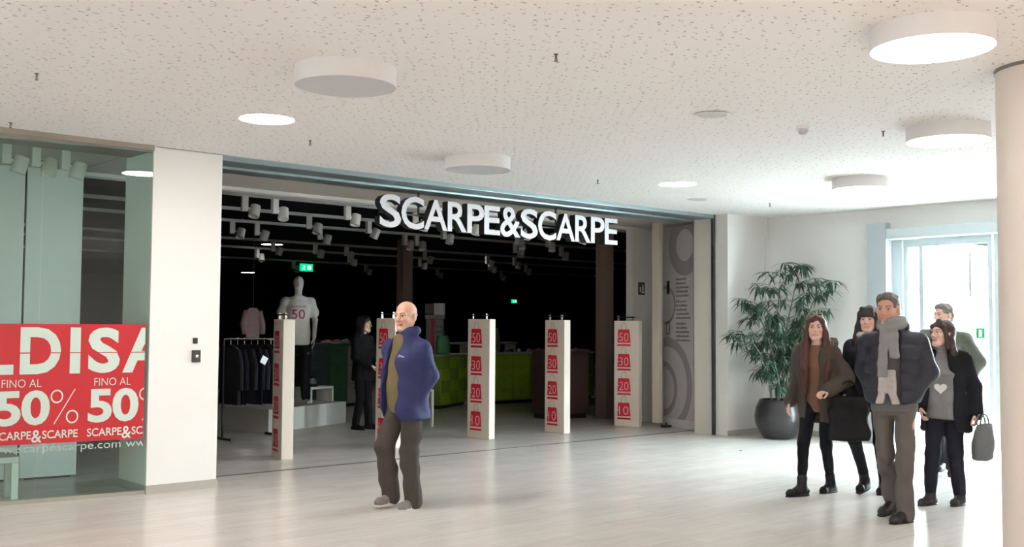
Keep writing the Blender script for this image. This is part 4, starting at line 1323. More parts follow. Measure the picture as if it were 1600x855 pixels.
        tone = np.array(tone[:3]); lipc = np.array(lip[:3] if lip is not None else (tone * np.array([.75, .5, .5])))
        brow = np.array(browc[:3])
        def colors(co):
            l = ((co - hc) @ HR) / hk
            x, f, u = np.abs(l[:, 0]), -l[:, 1], l[:, 2]
            c = np.tile(tone, (len(co), 1))
            def mixin(w, colr):
                nonlocal c
                c = c * (1 - w[:, None]) + np.array(colr) * w[:, None]
            face = f > 0.04
            red = np.exp(-(((x - .042) / .02) ** 2 + ((u + .03) / .022) ** 2)) * face
            mixin(red * 0.35, tone * np.array([1.05, .72, .68]))
            mixin(np.clip(1 - (np.abs(u + .066) / .0115) ** 4, 0, 1) * (x < .026) * (f > .07) * 0.85, lipc)
            bw = np.clip(1.4 - np.abs(u - (.024 + .006 * (x - .02) / .03)) / .006, 0, 1) * (x > .012) * (x < .05) * (f > .05)
            mixin(np.clip(bw, 0, 1) * 0.85, brow)
            if eyes:
                e = (np.hypot((x - .031) / .0155, (u - .001) / .0072) < 1) & (f > .06)
                mixin(e * 1.0, (0.62, 0.58, 0.54))
                ir = (np.hypot(x - .031, u - .001) < .0066) & (f > .06)
                mixin(ir * 1.0, (0.03, 0.022, 0.018))
                ld = (np.abs(u - (.0085 - ((x - .031) / .018) ** 2 * .006)) < .0028) & (np.abs(x - .031) < .018) & (f > .06)
                mixin(ld * 0.75, brow * 0.6)
            return np.concatenate([c, np.ones((len(co), 1))], 1)
        o = field_obj('body', F, m or skin_mat(), s.root, colors if m is None else None)
        return o
    # ---- clothing
    def grid(s, pad, lo=None, hi=None, h=0.008):
        l = s.lo - pad if lo is None else np.array(lo); u = s.hi + pad if hi is None else np.array(hi)
        return Field(l, u, h)
    def trousers(s, name, m, hip=.10, thigh=.092, knee=.07, hem=.062, top=1.0, end=0.10, wr=.005, seed=1, seat=(.165, .118)):
        k = s.k; j = s.j
        F = s.grid(0.02, s.lo, [s.hi[0], s.hi[1], (top + .05) * k])
        px, py, pz = j['pelvis']
        F.loft([(.80 * k, px, py, (seat[0] - .02) * k, (seat[1] - .015) * k), (.90 * k, px, py, seat[0] * k, seat[1] * k), (top * k, px, py, (seat[0] - .008) * k, (seat[1] - .005) * k)], 0.02)
        for sd in ('l', 'r'):
            a, b, c = j['hip' + sd], j['knee' + sd], j['ankle' + sd]
            F.cap(a, b, thigh * k, knee * k, .035)
            e = c + (b - c) / np.linalg.norm(b - c) * (end - 0.085) * k
            F.cap(b, e, knee * k, hem * k, .02)
        F.wrinkle(wr, 26, seed, zs=1.3)
        return field_obj(name, F, m, s.root)
    def shoes(s, m, sole=None, boot=None, ln=0.27, name='shoe', stripe=None):
        k = s.k; j = s.j
        for sd in ('l', 'r'):
            an, toe = j['ankle' + sd], j['toe' + sd]
            dv = toe - an; dv[2] = 0
            fl2 = toe - an
            dirv = dv / (np.linalg.norm(dv) + 1e-9)
            pitch = j.get('pitch' + sd)
            F = Field(np.minimum(an, toe) - .16, np.maximum(an, toe) + .16 + np.array([0, 0, .12 if boot else 0]), 0.006)
            heel = an - dirv * .05 * k; heel[2] = an[2] - .06 * k
            ball = toe - dirv * .035 * k
            F.cap(heel + np.array([0, 0, .005]), ball, .037 * k, .036 * k, .02)
            F.cap(ball, toe - dirv * .012 * k + np.array([0, 0, -.004]), .037 * k, .026 * k, .02)
            F.cap(an + np.array([0, 0, -.015 * k]), (heel * .4 + ball * .6) + np.array([0, 0, .018 * k]), .046 * k, .036 * k, .03)
            if boot:
                F.cap(an + np.array([0, 0, -.02 * k]), an + (j['knee' + sd] - an) * boot, .046 * k, .05 * k, .02)
            o = field_obj(name, F, m, s.root)
            S = Field(np.minimum(an, toe) - .14, np.maximum(an, toe) + .14, 0.006)
            sh = np.array([0, 0, -.030 * k])
            up = (ball - heel); 
            for t in np.linspace(0, 1, 9):
                c = heel + (toe - dirv * .012 * k - heel) * t + sh
                w_ = (.036 + .006 * math.sin(t * 4.5)) * k if t < .9 else .03 * k
                S.ell(c, (w_, w_, .013 * k), .02)
            field_obj('sole', S, sole or m, o)
            if stripe:
                lat = np.array([-dirv[1], dirv[0], 0])
                mid = heel * .5 + ball * .5
                for sg_ in (-1, 1):
                    for off in (-.02, .015):
                        T_ = Field(np.minimum(an, toe) - .14, np.maximum(an, toe) + .14, 0.005)
                        T_.cap(mid + lat * sg_ * .041 * k + dirv * off + np.array([0, 0, -.02 * k]), mid + lat * sg_ * .030 * k + dirv * (off + .03) + np.array([0, 0, .028 * k]), .005, .005)
                        field_obj('stripe', T_, stripe, o)
    def top(s, name, m, secs, sleeves=None, k_=0.03, wr=.004, freq=22, seed=2, cut=None, collar=None, rib=None, h=0.008, hood=None, cuff=None, lo=None, keep_back=True):
        """secs: (u, rx, ry[, dx, df]) in units of a 1.75 m body; sleeves: (r_shoulder, r_elbow, r_wrist, end fraction)"""
        k = s.k; j = s.j
        zmin = min(q[0] for q in secs) * k - .06
        F = s.grid(0.06, [s.lo[0] - .02, s.lo[1] - .02, zmin], [s.hi[0] + .02, s.hi[1] + .02, s.hi[2] - .05], h)
        px, py, pz = j['pelvis']; cx, cy, cz = j['chest']
        L_ = []
        for q in secs:
            t = (q[0] * k - pz) / (cz - pz)
            t = min(max(t, -.4), 1.3)
            dx = q[3] if len(q) > 3 else 0; df = q[4] if len(q) > 4 else 0
            L_.append((q[0] * k, px + (cx - px) * t + dx * k, py + (cy - py) * t - df * k, q[1] * k, q[2] * k))
        F.loft(L_, .02)
        if rib: F.rib(*rib)
        if cut:                                       # open front: (u, x0, x1) polygon down the front
            c_ = np.array(sorted(cut), float)
            fr = c_[0][3] if c_.shape[1] > 3 else 0.0
            def fn(X, Y, Z):
                zz = Z / k
                x0 = np.interp(zz, c_[:, 0], c_[:, 1]).astype(np.float32) * k; x1 = np.interp(zz, c_[:, 0], c_[:, 2]).astype(np.float32) * k
                t = (Z - pz) / (cz - pz)
                cxx = px + (cx - px) * np.clip(t, -.4, 1.3); cyy = py + (cy - py) * np.clip(t, -.4, 1.3)
                return np.maximum(np.maximum(cxx + x0 - X, X - cxx - x1), (Y - cyy) + fr * k) + 0 * X
            F.put(fn, [s.lo[0] - .1, s.lo[1] - .1, c_[0, 0] * k - .1], [s.hi[0], s.hi[1], c_[-1, 0] * k], .012, 's')
        if sleeves:
            for sd in ('l', 'r'):
                ra, rb, rc, fr2 = sleeves
                a, b, c = j['sho' + sd], j['elb' + sd], j['wri' + sd]
                a = a + np.array([0, 0, -.035 * k])
                F.cap(j['chest'] + np.array([0, 0, .08 * k]) + (a - j['chest']) * np.array([.35, 1, 0]), a, ra * .7 * k, ra * .97 * k, .05)
                F.cap(a, b, ra * k, rb * k, .035)
                F.cap(b, b + (c - b) * fr2, rb * k, rc * k, .03)
                if cuff: F.cap(b + (c - b) * (fr2 - .12), b + (c - b) * fr2, rc * k * 1.08, rc * k * 1.1, .01)
        if collar:
            (u, r, rr_, df, gap_) = collar
            n_ = 26
            c0 = j['neck'] + np.array([0, -df * k, (u) * k])
            prev = None
            for i in range(n_ + 1):
                a = -PI / 2 + gap_ + (2 * PI - 2 * gap_) * i / n_
                p = c0 + np.array([r * k * math.cos(a), r * .95 * k * math.sin(a), .014 * k * math.sin(a)])
                if prev is not None: F.cap(prev, p, rr_ * k, rr_ * k, .012)
                prev = p
        if hood:
            (u, r, rr_, back) = hood
            c0 = j['neck'] + np.array([0, back * k, u * k])
            prev = None
            for i in range(17):
                a = -0.25 * PI + 1.5 * PI * i / 16
                p = c0 + np.array([r * k * math.cos(a), r * .75 * k * math.sin(a), .03 * k * math.sin(a)])
                if prev is not None: F.cap(prev, p, rr_ * k, rr_ * k, .02)
                prev = p
        F.wrinkle(wr, freq, seed)
        return field_obj(name, F, m, s.root)
    def hair(s, m, kind, seed=4, name='hair'):
        lo = s.hc - np.array([.26, .26, .62]); hi = s.hc + np.array([.26, .26, .22])
        F = Field(lo, hi, 0.006)
        h = s.h; q = s.hk; R = s.HR
        F.ell(h(0, -.020, .043), np.array([.083, .103, .085]) * q, 0, R=R)
        if kind == 'short':
            F.ell(h(0, -.05, -.01), np.array([.079, .075, .075]) * q, .03, R=R)
            F.ell(h(0, .035, .085), np.array([.062, .05, .035]) * q, .03, R=R)
            # clear the face
            F.ell(h(0, .105, .0), np.array([.080, .072, .082]) * q, .014, op='s', R=R)
            F.ell(h(0, .05, -.10), np.array([.10, .085, .085]) * q, .012, op='s', R=R)
            for sx in (-1, 1):
                F.ell(h(sx * .085, .0, -.018), np.array([.022, .028, .04]) * q, .008, op='s', R=R)
            F.wrinkle(.005, 95, seed)
        elif kind in ('long', 'bangs', 'back'):
            F.ell(h(0, -.045, -.02), np.array([.082, .07, .09]) * q, .03, R=R)
            F.ell(h(0, .11, -.02), np.array([.062, .08, .082]) * q, .012, op='s', R=R)
            ln = {'long': .52, 'bangs': .2, 'back': .40}[kind]
            r_ = np.random.RandomState(seed)
            n_ = 16
            for i in range(n_):
                a = PI * ((-0.08 + 1.16 * i / (n_ - 1)) if kind != 'back' else (0.10 + 0.80 * i / (n_ - 1)))            # from left temple round the back to right
                x, f = math.cos(a) * .078, -math.sin(a) * .085 + .012
                fr_ = abs(math.cos(a))
                p0 = h(x * .9, f, .05); p1 = h(x * 1.08, f - .004, -.06)
                p2 = s.hc + (p1 - s.hc) * np.array([1.15, 1.1, 1]) + np.array([0, 0, -.10 * q])
                dz = ln * (0.8 + .3 * r_.rand())
                fwd = s.HR @ np.array([0, -1.0, 0])
                p3 = p2 + np.array([0, 0, -dz + .1]) + (fwd * .055 * fr_ if kind == 'long' else fwd * (.03 if kind == 'bangs' else -.04) * fr_) + r_.normal(size=3) * .008
                w_ = 1.0 + (.35 * fr_ if kind == 'long' else 0)
                F.cap(p0, p1, .020 * q, .023 * q, .02); F.cap(p1, p2, .023 * q, .026 * w_ * q, .02)
                pm = (p2 + p3) * .5 + (fwd * .03 * fr_ if kind == 'long' else 0)
                F.cap(p2, pm, .026 * w_ * q, .024 * w_ * q, .022); F.cap(pm, p3, .024 * w_ * q, .012 * w_ * q, .022)
            if kind == 'bangs':
                for i in range(9):
                    x = -.055 + .11 * i / 8
                    F.cap(h(x * .8, .055, .095), h(x, .092 - abs(x) * .35, .035), .016 * q, .012 * q, .012)
            else:
                for sx in (-1, 1):
                    F.cap(h(.005 * sx, .05, .105), h(sx * .06, .055, .055), .016 * q, .018 * q, .015)
                    F.cap(h(sx * .06, .055, .055), h(sx * .078, .03, -.03), .018 * q, .016 * q, .015)
                    F.cap(h(sx * .078, .03, -.03), h(sx * .085, .02, -.13), .016 * q, .022 * q, .015)
            F.wrinkle(.006, 70, seed, zs=.25)
        elif kind == 'fringe':                 # bald crown with short sides
            F.ell(h(0, -.03, .09), np.array([.12, .16, .085]) * q, .01, op='s', R=R)
            F.ell(h(0, .085, 0), np.array([.12, .10, .16]) * q, .01, op='s', R=R)
            F.ell(h(0, .0, -.12), np.array([.12, .10, .085]) * q, .01, op='s', R=R)
        return field_obj(name, F, m, s.root)

def pose(H=1.75, hipl=(.085, 0, .90), hipr=(-.085, 0, .90), **kw):
    j = dict(pelvis=(0, 0, .95), chest=(0, 0.0, 1.33), neck=(0, -.005, 1.465), head=(0, .02, 1.632), hipl=hipl, hipr=hipr,
             kneel=(.09, .03, .49), kneer=(-.09, .03, .49), anklel=(.09, 0, .085), ankler=(-.09, 0, .085),
             toel=(.10, .17, .03), toer=(-.10, .17, .03), shol=(.185, -.01, 1.425), shor=(-.185, -.01, 1.425),
             elbl=(.235, -.04, 1.14), elbr=(-.235, -.04, 1.14), wril=(.22, .06, .90), wrir=(-.22, .06, .90))
    j.update(kw)
    return j

def project_front(o, target, y0, off=0.004, solid=0.0):
    """lay a flat print onto the front (local -y side) of a cloth mesh"""
    from mathutils.bvhtree import BVHTree
    import bmesh
    me = target.data
    n = len(me.vertices); co = np.zeros(n * 3); me.vertices.foreach_get('co', co)
    bv = BVHTree.FromPolygons([tuple(v) for v in co.reshape(-1, 3)], [tuple(p.vertices) for p in me.polygons])
    bm = bmesh.new(); bm.from_mesh(o.data)
    bmesh.ops.triangulate(bm, faces=bm.faces)
    for _ in range(2):
        long_ = [e for e in bm.edges if e.calc_length() > 0.02]
        if not long_: break
        bmesh.ops.subdivide_edges(bm, edges=long_, cuts=1)
        bmesh.ops.triangulate(bm, faces=bm.faces)
    for v in bm.verts:
        hit = bv.ray_cast(Vector((v.co.x, y0, v.co.z)), Vector((0, 1, 0)))
        if hit[0] is not None: v.co.y = hit[0].y - off
    bm.normal_update()
    bm.to_mesh(o.data); bm.free()

SK1 = (0.62, 0.36, 0.27); SK2 = (0.66, 0.42, 0.34)
NAVYB = cloth('jacket_blue', srgb(44, 49, 90), 0.65, spec=0.25)
OLIVES = cloth('sweater_olive_brown', srgb(112, 98, 70), 0.95)
TROU = cloth('trousers_grey_brown', srgb(72, 66, 62), 0.9)
LINING = cloth('jacket_dark_lining', srgb(44, 38, 52))

# --- bald man walking past the entrance
m_ = Person('person', 'bald man in an open blue jacket and dark trousers walking left past the shop entrance', (5.235, 7.128), 188, 1.685,
            pose(chest=(0, .02, 1.33), neck=(0, .0, 1.465), head=(0, .022, 1.632),
                 kneel=(.085, .05, .49), anklel=(.09, .0, .085), toel=(.10, .165, .03),
                 kneer=(-.085, .17, .52), ankler=(-.085, .09, .12), toer=(-.09, .255, .06),
                 shol=(.175, .0, 1.40), shor=(-.175, .02, 1.40), elbl=(.235, -.075, 1.13), wril=(.165, .01, .94), elbr=(-.225, -.06, 1.13), wrir=(-.155, .02, .94)), head_az=200, hs=1.06)
m_.body(SK1, (0.18, 0.13, 0.10), hands=[dict(sd='l', curl=.8), dict(sd='r', curl=.8)])
m_.hair(hair_mat('hair_grey_stubble', srgb(150, 130, 120)), 'fringe')
m_.trousers('trousers', TROU, thigh=.102, knee=.082, hem=.078, end=.06, wr=.010, seed=3, seat=(.175, .13))
m_.shoes(mat('sneaker_grey', srgb(120, 114, 112), 0.6), mat('sneaker_sole', srgb(200, 196, 192), 0.6), name='sneaker', stripe=WHITEV)
m_.top('sweater', OLIVES, [(.80, .165, .138, 0, .005), (.90, .168, .144, 0, .01), (1.05, .165, .142, 0, .012), (1.2, .155, .130, 0, .008), (1.33, .15, .11), (1.42, .12, .092), (1.48, .074, .072)], wr=.004, seed=5)
m_.top('shirt_collar', cloth('collar_plaid', srgb(120, 110, 96)), [(1.46, .07, .068, 0, 0), (1.50, .068, .066, 0, 0)], collar=(.035, .066, .013, .005, .25), wr=.002)
jk = m_.top('jacket', NAVYB, [(.755, .218, .182, 0, .01), (.86, .22, .188, 0, .018), (1.05, .212, .182, 0, .018), (1.2, .207, .17, 0, .008), (1.33, .197, .15), (1.42, .145, .11), (1.485, .086, .086)],
       sleeves=(.072, .066, .058, .98), wr=.016, freq=26, seed=8, collar=(.035, .088, .024, -.005, .5), cuff=True,
       cut=[(.72, -.14, .10, .02), (.95, -.13, .075, .02), (1.2, -.10, .055, .02), (1.38, -.07, .06, .02), (1.5, -.055, .06, .02)])
eb = MB()
zg = [(0, .0), (.012, .017), (.020, .004), (.030, .012), (.038, .002), (.054, .003)]
eb.add([(.075 + x, 0, 1.235 + z) for x, z in zg] + [(.075 + x, 0, 1.243 + z) for x, z in zg], [(i_, i_ + 1, 7 + i_, 6 + i_) for i_ in range(5)])
em = eb.build('chest_emblem', mat('emblem_pale', srgb(190, 190, 205), 0.5), jk)
project_front(em, jk, -.5)

# --- woman in the olive parka
w_ = Person('person', 'woman with long reddish hair in an open olive parka walking beside the potted plant', (8.545, 5.32), 192, 1.61,
            pose(kneer=(-.085, .20, .50), ankler=(-.075, .27, .10), toer=(-.16, .43, .035), kneel=(.085, .05, .49), anklel=(.07, -.13, .10), toel=(.03, .03, .03),
                 chest=(0, .03, 1.33), neck=(0, .03, 1.465), head=(0, .06, 1.632), shol=(.165, .01, 1.41), shor=(-.165, .03, 1.41),
                 elbr=(-.245, -.06, 1.12), wrir=(-.27, .05, .885), elbl=(.28, .0, 1.12), wril=(.16, .21, 1.03)), head_az=208)
w_.body(SK2, (0.10, 0.05, 0.04), female=True, lip=(.45, .17, .15), hands=[dict(sd='l', curl=1.0, grip=True, palm=(0, 0, -1)), dict(sd='r', curl=.6)])
w_.hair(hair_mat('hair_red_brown', srgb(74, 42, 37)), 'long', seed=6)
BLK = cloth('black_leggings', srgb(24, 25, 30), 0.85)
w_.trousers('leggings', BLK, thigh=.084, knee=.058, hem=.043, end=.12, wr=.003, seed=4, seat=(.16, .115))
w_.shoes(mat('black_boot', srgb(17, 17, 18), 0.5, spec=0.3), mat('boot_sole', srgb(18, 18, 18), 0.7), boot=.18, name='ankle_boot')
TAN = cloth('knit_tan', srgb(112, 84, 68), 0.95)
w_.top('knit_top', TAN, [(.80, .155, .125), (.95, .15, .125), (1.1, .135, .115), (1.25, .145, .125, 0, .01), (1.36, .15, .105), (1.43, .10, .075), (1.47, .06, .06)], wr=.005, seed=9)
OLIV = cloth('parka_olive', srgb(70, 62, 56), 0.8)
w_.top('parka', OLIV, [(.70, .225, .175), (.85, .215, .17), (1.05, .195, .158), (1.2, .195, .155), (1.33, .19, .145), (1.42, .15, .11), (1.48, .09, .085)],
       sleeves=(.078, .074, .062, .95), wr=.014, seed=10, cut=[(.65, -.085, .045, .02), (1.0, -.075, .04, .02), (1.3, -.06, .045, .02), (1.5, -.05, .05, .02)], cuff=True)
w_.top('fur_hood', cloth('hood_fur', srgb(104, 94, 84), 1.0, var=.3, bump=.8, scale=30), [(1.40, .12, .10, 0, -.04), (1.44, .12, .10, 0, -.04)], hood=(.0, .13, .045, .055), wr=.012, freq=90, seed=2)

def local_to_world(p, l, f, u):
    q = rotz(p.az + PI / 2) @ P(l, f, u)
    return np.array([p.root.location[0] + q[0], p.root.location[1] + q[1], q[2]])

def tote(name, label, loc, rz, w, h, dpt, m, strap, hw=0.4, soft=True):
    t = thing(name, label, 'bag', tuple(loc), rz)
    F = Field((-w, -dpt * 1.5, -.04), (w, dpt * 1.5, h + .05), 0.007)
    F.loft([(0, 0, 0, w * .5, dpt * .5), (h * .5, 0, 0, w * .49, dpt * .55), (h * .9, 0, 0, w * .42, dpt * .32), (h, 0, 0, w * .40, dpt * .22)], 0, round_=.02)
    F.wrinkle(.008, 30, 12)
    field_obj('bag_body', F, m, t)
    for sy in (-1, 1):
        mm = MB(); mm.tube([(w * .25 * -math.cos(a), sy * dpt * .12, h * .95 + strap * math.sin(a)) for a in np.linspace(0, PI, 15)], .008, 7); mm.build('bag_strap', m, t, smooth=True)
    return t
bl = local_to_world(w_, .31, .10, .50)
tote('tote_bag', 'big black tote bag hanging from the arm of the woman in the olive parka', bl, w_.az + PI / 2 + 0.35, .36, .40, .15, mat('bag_black_leather', srgb(14, 14, 17), 0.55, spec=0.2, bump=.2, bscale=60), .15)
# sunglasses pushed up in her hair
SGm = MB()
for sx in (-1, 1):
    SGm.tube([(sx * .034 + .027 * math.cos(a), -.004 * math.cos(a) ** 2, .019 * math.sin(a)) for a in np.linspace(0, 2 * PI, 17)[:-1]], .003, 6, closed=True)
    SGm.tube([(sx * .062, 0, .006), (sx * .078, .03, .004), (sx * .086, .11, -.012)], .0028, 6)
SGm.tube([(-.008, 0, .006), (0, -.002, .009), (.008, 0, .006)], .003, 6)
hp = w_.h(0, .062, .118); hw_ = rotz(w_.az + PI / 2) @ hp
so = SGm.build('sunglasses', mat('pale_tortoise', srgb(190, 175, 165), 0.25), None, loc=(w_.root.location[0] + hw_[0], w_.root.location[1] + hw_[1], hw_[2]), rot=(-0.75, 0, math.radians(208) + PI / 2))
tag(so, 'pale sunglasses pushed up on the hair of the woman in the olive parka', 'sunglasses')
lm = MB()
for sx in (-1, 1):
    lm.m = 0
    vs = [(sx * .034 + .026 * math.cos(a), .0005, .018 * math.sin(a)) for a in np.linspace(0, 2 * PI, 17)[:-1]]
    lm.add(vs + [(v[0], .002, v[2]) for v in vs], [tuple(range(16)), tuple(range(31, 15, -1))])
lm.build('lens', mat('lens_dark', srgb(60, 54, 52), 0.1), so)

# --- grey-haired man in the navy puffer jacket
g_ = Person('person', 'grey-haired man walking in a navy puffer jacket with a grey scarf', (7.83, 4.207), 196, 1.77,
            pose(kneel=(.09, .06, .49), anklel=(.09, .06, .085), toel=(.02, .21, .03), kneer=(-.07, -.02, .49), ankler=(-.055, -.20, .14), toer=(-.13, -.07, .04),
                 chest=(0, .02, 1.33), neck=(0, .02, 1.465), head=(-.028, .045, 1.632), shol=(.182, .0, 1.405), shor=(-.18, .02, 1.405),
                 elbl=(.245, -.06, 1.15), wril=(.16, .01, .99), elbr=(-.225, -.03, 1.15), wrir=(-.15, .03, .99)), head_az=192, head_pitch=.06, hs=1.05)
g_.body((.56, .30, .22), (0.12, 0.09, 0.08), hands=[dict(sd='l', curl=.8), dict(sd='r', curl=.8)])
g_.hair(hair_mat('hair_grey', srgb(92, 88, 84)), 'short', seed=3)
g_.trousers('trousers', cloth('chinos_grey_brown', srgb(98, 91, 88), 0.9), thigh=.088, knee=.069, hem=.068, end=.06, wr=.010, seed=6, seat=(.165, .125))
g_.shoes(mat('black_shoe', srgb(30, 28, 28), 0.35), MATS['boot_sole'])
g_.top('shirt', cloth('shirt_grey', srgb(96, 94, 96)), [(.83, .17, .135), (1.0, .17, .14), (1.2, .17, .138), (1.33, .17, .125), (1.42, .13, .09), (1.47, .07, .065)], wr=.004, seed=3)
NAVY = cloth('puffer_navy', srgb(32, 34, 45), 0.5, spec=0.35)
g_.top('puffer_jacket', NAVY, [(.90, .196, .165), (1.0, .205, .178), (1.2, .202, .172), (1.33, .20, .155), (1.42, .155, .12), (1.485, .092, .092)],
       sleeves=(.079, .073, .06, .98), wr=.006, seed=14, rib=(.018, .115 * g_.k, .9 * g_.k, 1.45 * g_.k), collar=(.03, .095, .032, -.01, .55), cuff=True,
       cut=[(.85, -.085, .09, .02), (1.1, -.075, .085, .02), (1.3, -.065, .08, .02), (1.5, -.07, .075, .02)])
SCF = cloth('scarf_grey', srgb(134, 132, 132), 0.95, var=.2)
k = g_.k
F = Field((-.25, -.35, .85 * k), (.25, .2, 1.62 * k), .007)
nk = g_.j['neck']
for (u, r, rr_) in ((.035, .082, .034), (.07, .076, .03)):
    prev = None
    for i in range(25):
        a = 2 * PI * i / 24
        p = nk + np.array([r * k * math.cos(a), -.02 + r * 1.02 * k * math.sin(a), u * k + .012 * math.sin(a + u * 20)])
        if prev is not None: F.cap(prev, p, rr_ * k, rr_ * k, .01)
        prev = p
for (x, pts) in ((0.03, ((1.46, .115), (1.36, .165), (1.27, .178))), (-0.03, ((1.46, .115), (1.35, .165), (1.22, .17), (1.12, .168)))):
    prev = None
    for (u, f) in pts:
        for dx in (-.022, 0, .022):
            pass
        p = np.array([x * k + (u - 1.46) * -.12 * (1 if x > 0 else -.3), -f * k + nk[1], u * k])
        if prev is not None:
            for dx in (-.024, -.008, .008, .024): F.cap(prev + np.array([dx, 0, 0]), p + np.array([dx, 0, 0]), .016, .015, .008)
        prev = p
F.wrinkle(.005, 60, 7)
field_obj('scarf', F, SCF, g_.root)
F = Field((-.2, -.4, .8 * k), (.2, .1, 1.2 * k), .007)
for dx in (-.05, -.03, -.01, .01, .03, .05): F.cap(P(-.01 + dx, .166, 1.15) * k, P(-.012 + dx * 1.1, .166, 1.0) * k, .016, .016, .01)
for x0, x1 in ((-.05, -.07), (.02, .05)):
    for dx in (-.014, .004, .018): F.cap(P(x0 + dx, .165, 1.0) * k, P(x1 + dx, .168, .915) * k, .013, .014, .008)
F.wrinkle(.004, 60, 9)
field_obj('scarf_end', F, cloth('scarf_end_pale', srgb(176, 168, 166), 0.95, var=.25, scale=40), g_.root)

# --- woman with the heart sweater
y_ = Person('person', 'dark-haired woman in a grey sweater with white heart and black coat carrying a grey bag', (8.86, 4.30), 200, 1.56,
            pose(kneer=(-.10, .08, .49), ankler=(-.12, .10, .09), toer=(-.20, .25, .03), kneel=(.10, .04, .49), anklel=(.13, -.03, .09), toel=(.08, .13, .03),
                 chest=(0, .02, 1.33), neck=(0, .025, 1.465), head=(0, .05, 1.632), shol=(.17, .0, 1.41), shor=(-.17, .01, 1.41),
                 elbl=(.275, -.03, 1.13), wril=(.285, .06, .88), elbr=(-.26, .0, 1.12), wrir=(-.2, .14, .92)), head_az=163, head_pitch=-.12)
y_.body(SK2, (0.05, 0.035, 0.03), female=True, lip=(.45, .2, .18), hands=[dict(sd='l', curl=1.1, grip=True), dict(sd='r', curl=.7)])
y_.hair(hair_mat('hair_dark_brown', srgb(58, 46, 44)), 'back', seed=8)
y_.trousers('trousers', cloth('trousers_black', srgb(34, 34, 42)), thigh=.094, knee=.07, hem=.056, end=.115, wr=.006, seed=7, seat=(.17, .125))
y_.shoes(mat('boot_grey', srgb(44, 41, 41), 0.6, spec=0.3), MATS['boot_sole'], boot=.14, name='ankle_boot')
sw = y_.top('sweater', cloth('sweater_grey', srgb(124, 124, 126), 0.95), [(.82, .185, .155), (.95, .182, .155), (1.1, .17, .148), (1.25, .172, .155, 0, .012), (1.36, .165, .12), (1.43, .11, .085), (1.475, .07, .068)], wr=.006, seed=12, sleeves=(.07, .06, .05, .7), collar=(.02, .072, .014, 0, .01))
hv = []
for i in range(40):
    a = 2 * PI * i / 40
    hv.append((.0032 * 16 * math.sin(a) ** 3, .0032 * (13 * math.cos(a) - 5 * math.cos(2 * a) - 2 * math.cos(3 * a) - math.cos(4 * a))))
hm = MB(); n = len(hv)
zc = 1.115 * y_.k; xc = -.01
def ring_pts(f): return [(xc + x * f, 0, zc + z * f) for x, z in hv]
hm.add(ring_pts(1) + ring_pts(.66) + ring_pts(.33) + [(xc, 0, zc)], [(r * n + i, r * n + (i + 1) % n, (r + 1) * n + (i + 1) % n, (r + 1) * n + i) for r in (0, 1) for i in range(n)] + [(2 * n + i, 2 * n + (i + 1) % n, 3 * n) for i in range(n)])
ho = hm.build('heart_print', mat('heart_white', srgb(226, 226, 226), 0.7), sw)
project_front(ho, sw, -.5)
y_.top('coat', cloth('coat_black', srgb(30, 31, 36), 0.85), [(.70, .225, .17, .01), (.85, .222, .172, .01), (1.05, .21, .165), (1.2, .205, .165), (1.33, .20, .15), (1.42, .155, .115), (1.48, .09, .088)],
       sleeves=(.08, .074, .06, .97), wr=.013, seed=16, cut=[(.65, -.15, .115, .0), (1.0, -.13, .095, .0), (1.3, -.08, .065, .0), (1.5, -.055, .05, .0)], cuff=True, hood=(-.02, .125, .04, .05))
bl = local_to_world(y_, .31, .08, .40)
tote('shopping_tote', 'soft grey shopping bag held by the dark-haired woman at the right', bl, y_.az + PI / 2 + 1.15, .27, .31, .13, cloth('bag_grey', srgb(104, 106, 108)), .09)

# --- girl with a dark fringe, half hidden between the two
q_ = Person('person', 'black-clad woman with a dark fringe, half hidden behind the man in the navy puffer jacket', (8.87, 4.985), 190, 1.69,
            pose(kneer=(-.085, .21, .52), ankler=(-.08, -.04, .14), toer=(-.085, .12, .05), kneel=(.085, .02, .49), anklel=(.07, -.14, .10), toel=(.08, .03, .03),
                 chest=(0, .03, 1.33), neck=(0, .03, 1.465), head=(0, .055, 1.632), shol=(.165, .0, 1.41), shor=(-.165, .02, 1.41), elbr=(-.235, -.02, 1.13), wrir=(-.20, .12, .93)), head_az=200)
q_.body(SK2, (0.03, 0.025, 0.02), female=True)
q_.hair(hair_mat('hair_black', srgb(40, 30, 32)), 'bangs', seed=5)
q_.trousers('leggings', BLK, thigh=.088, knee=.06, hem=.045, end=.12, wr=.003, seed=8, seat=(.16, .12))
q_.shoes(MATS['black_boot'], MATS['boot_sole'], boot=.16, name='ankle_boot')
q_.top('coat', cloth('coat_dark_grey', srgb(36, 38, 44), 0.85), [(.78, .20, .155), (.95, .195, .155), (1.2, .185, .15), (1.33, .19, .14), (1.42, .15, .11), (1.49, .085, .085)], sleeves=(.076, .07, .058, .95), wr=.008, seed=17, collar=(.03, .085, .025, 0, .1))
q_.top('scarf', cloth('scarf_pale', srgb(186, 176, 170), 0.95, var=.25, scale=25), [(1.44, .08, .08, 0, .01), (1.50, .08, .08, 0, .01)], collar=(.03, .088, .034, .01, .02), wr=.006, freq=60, seed=3)

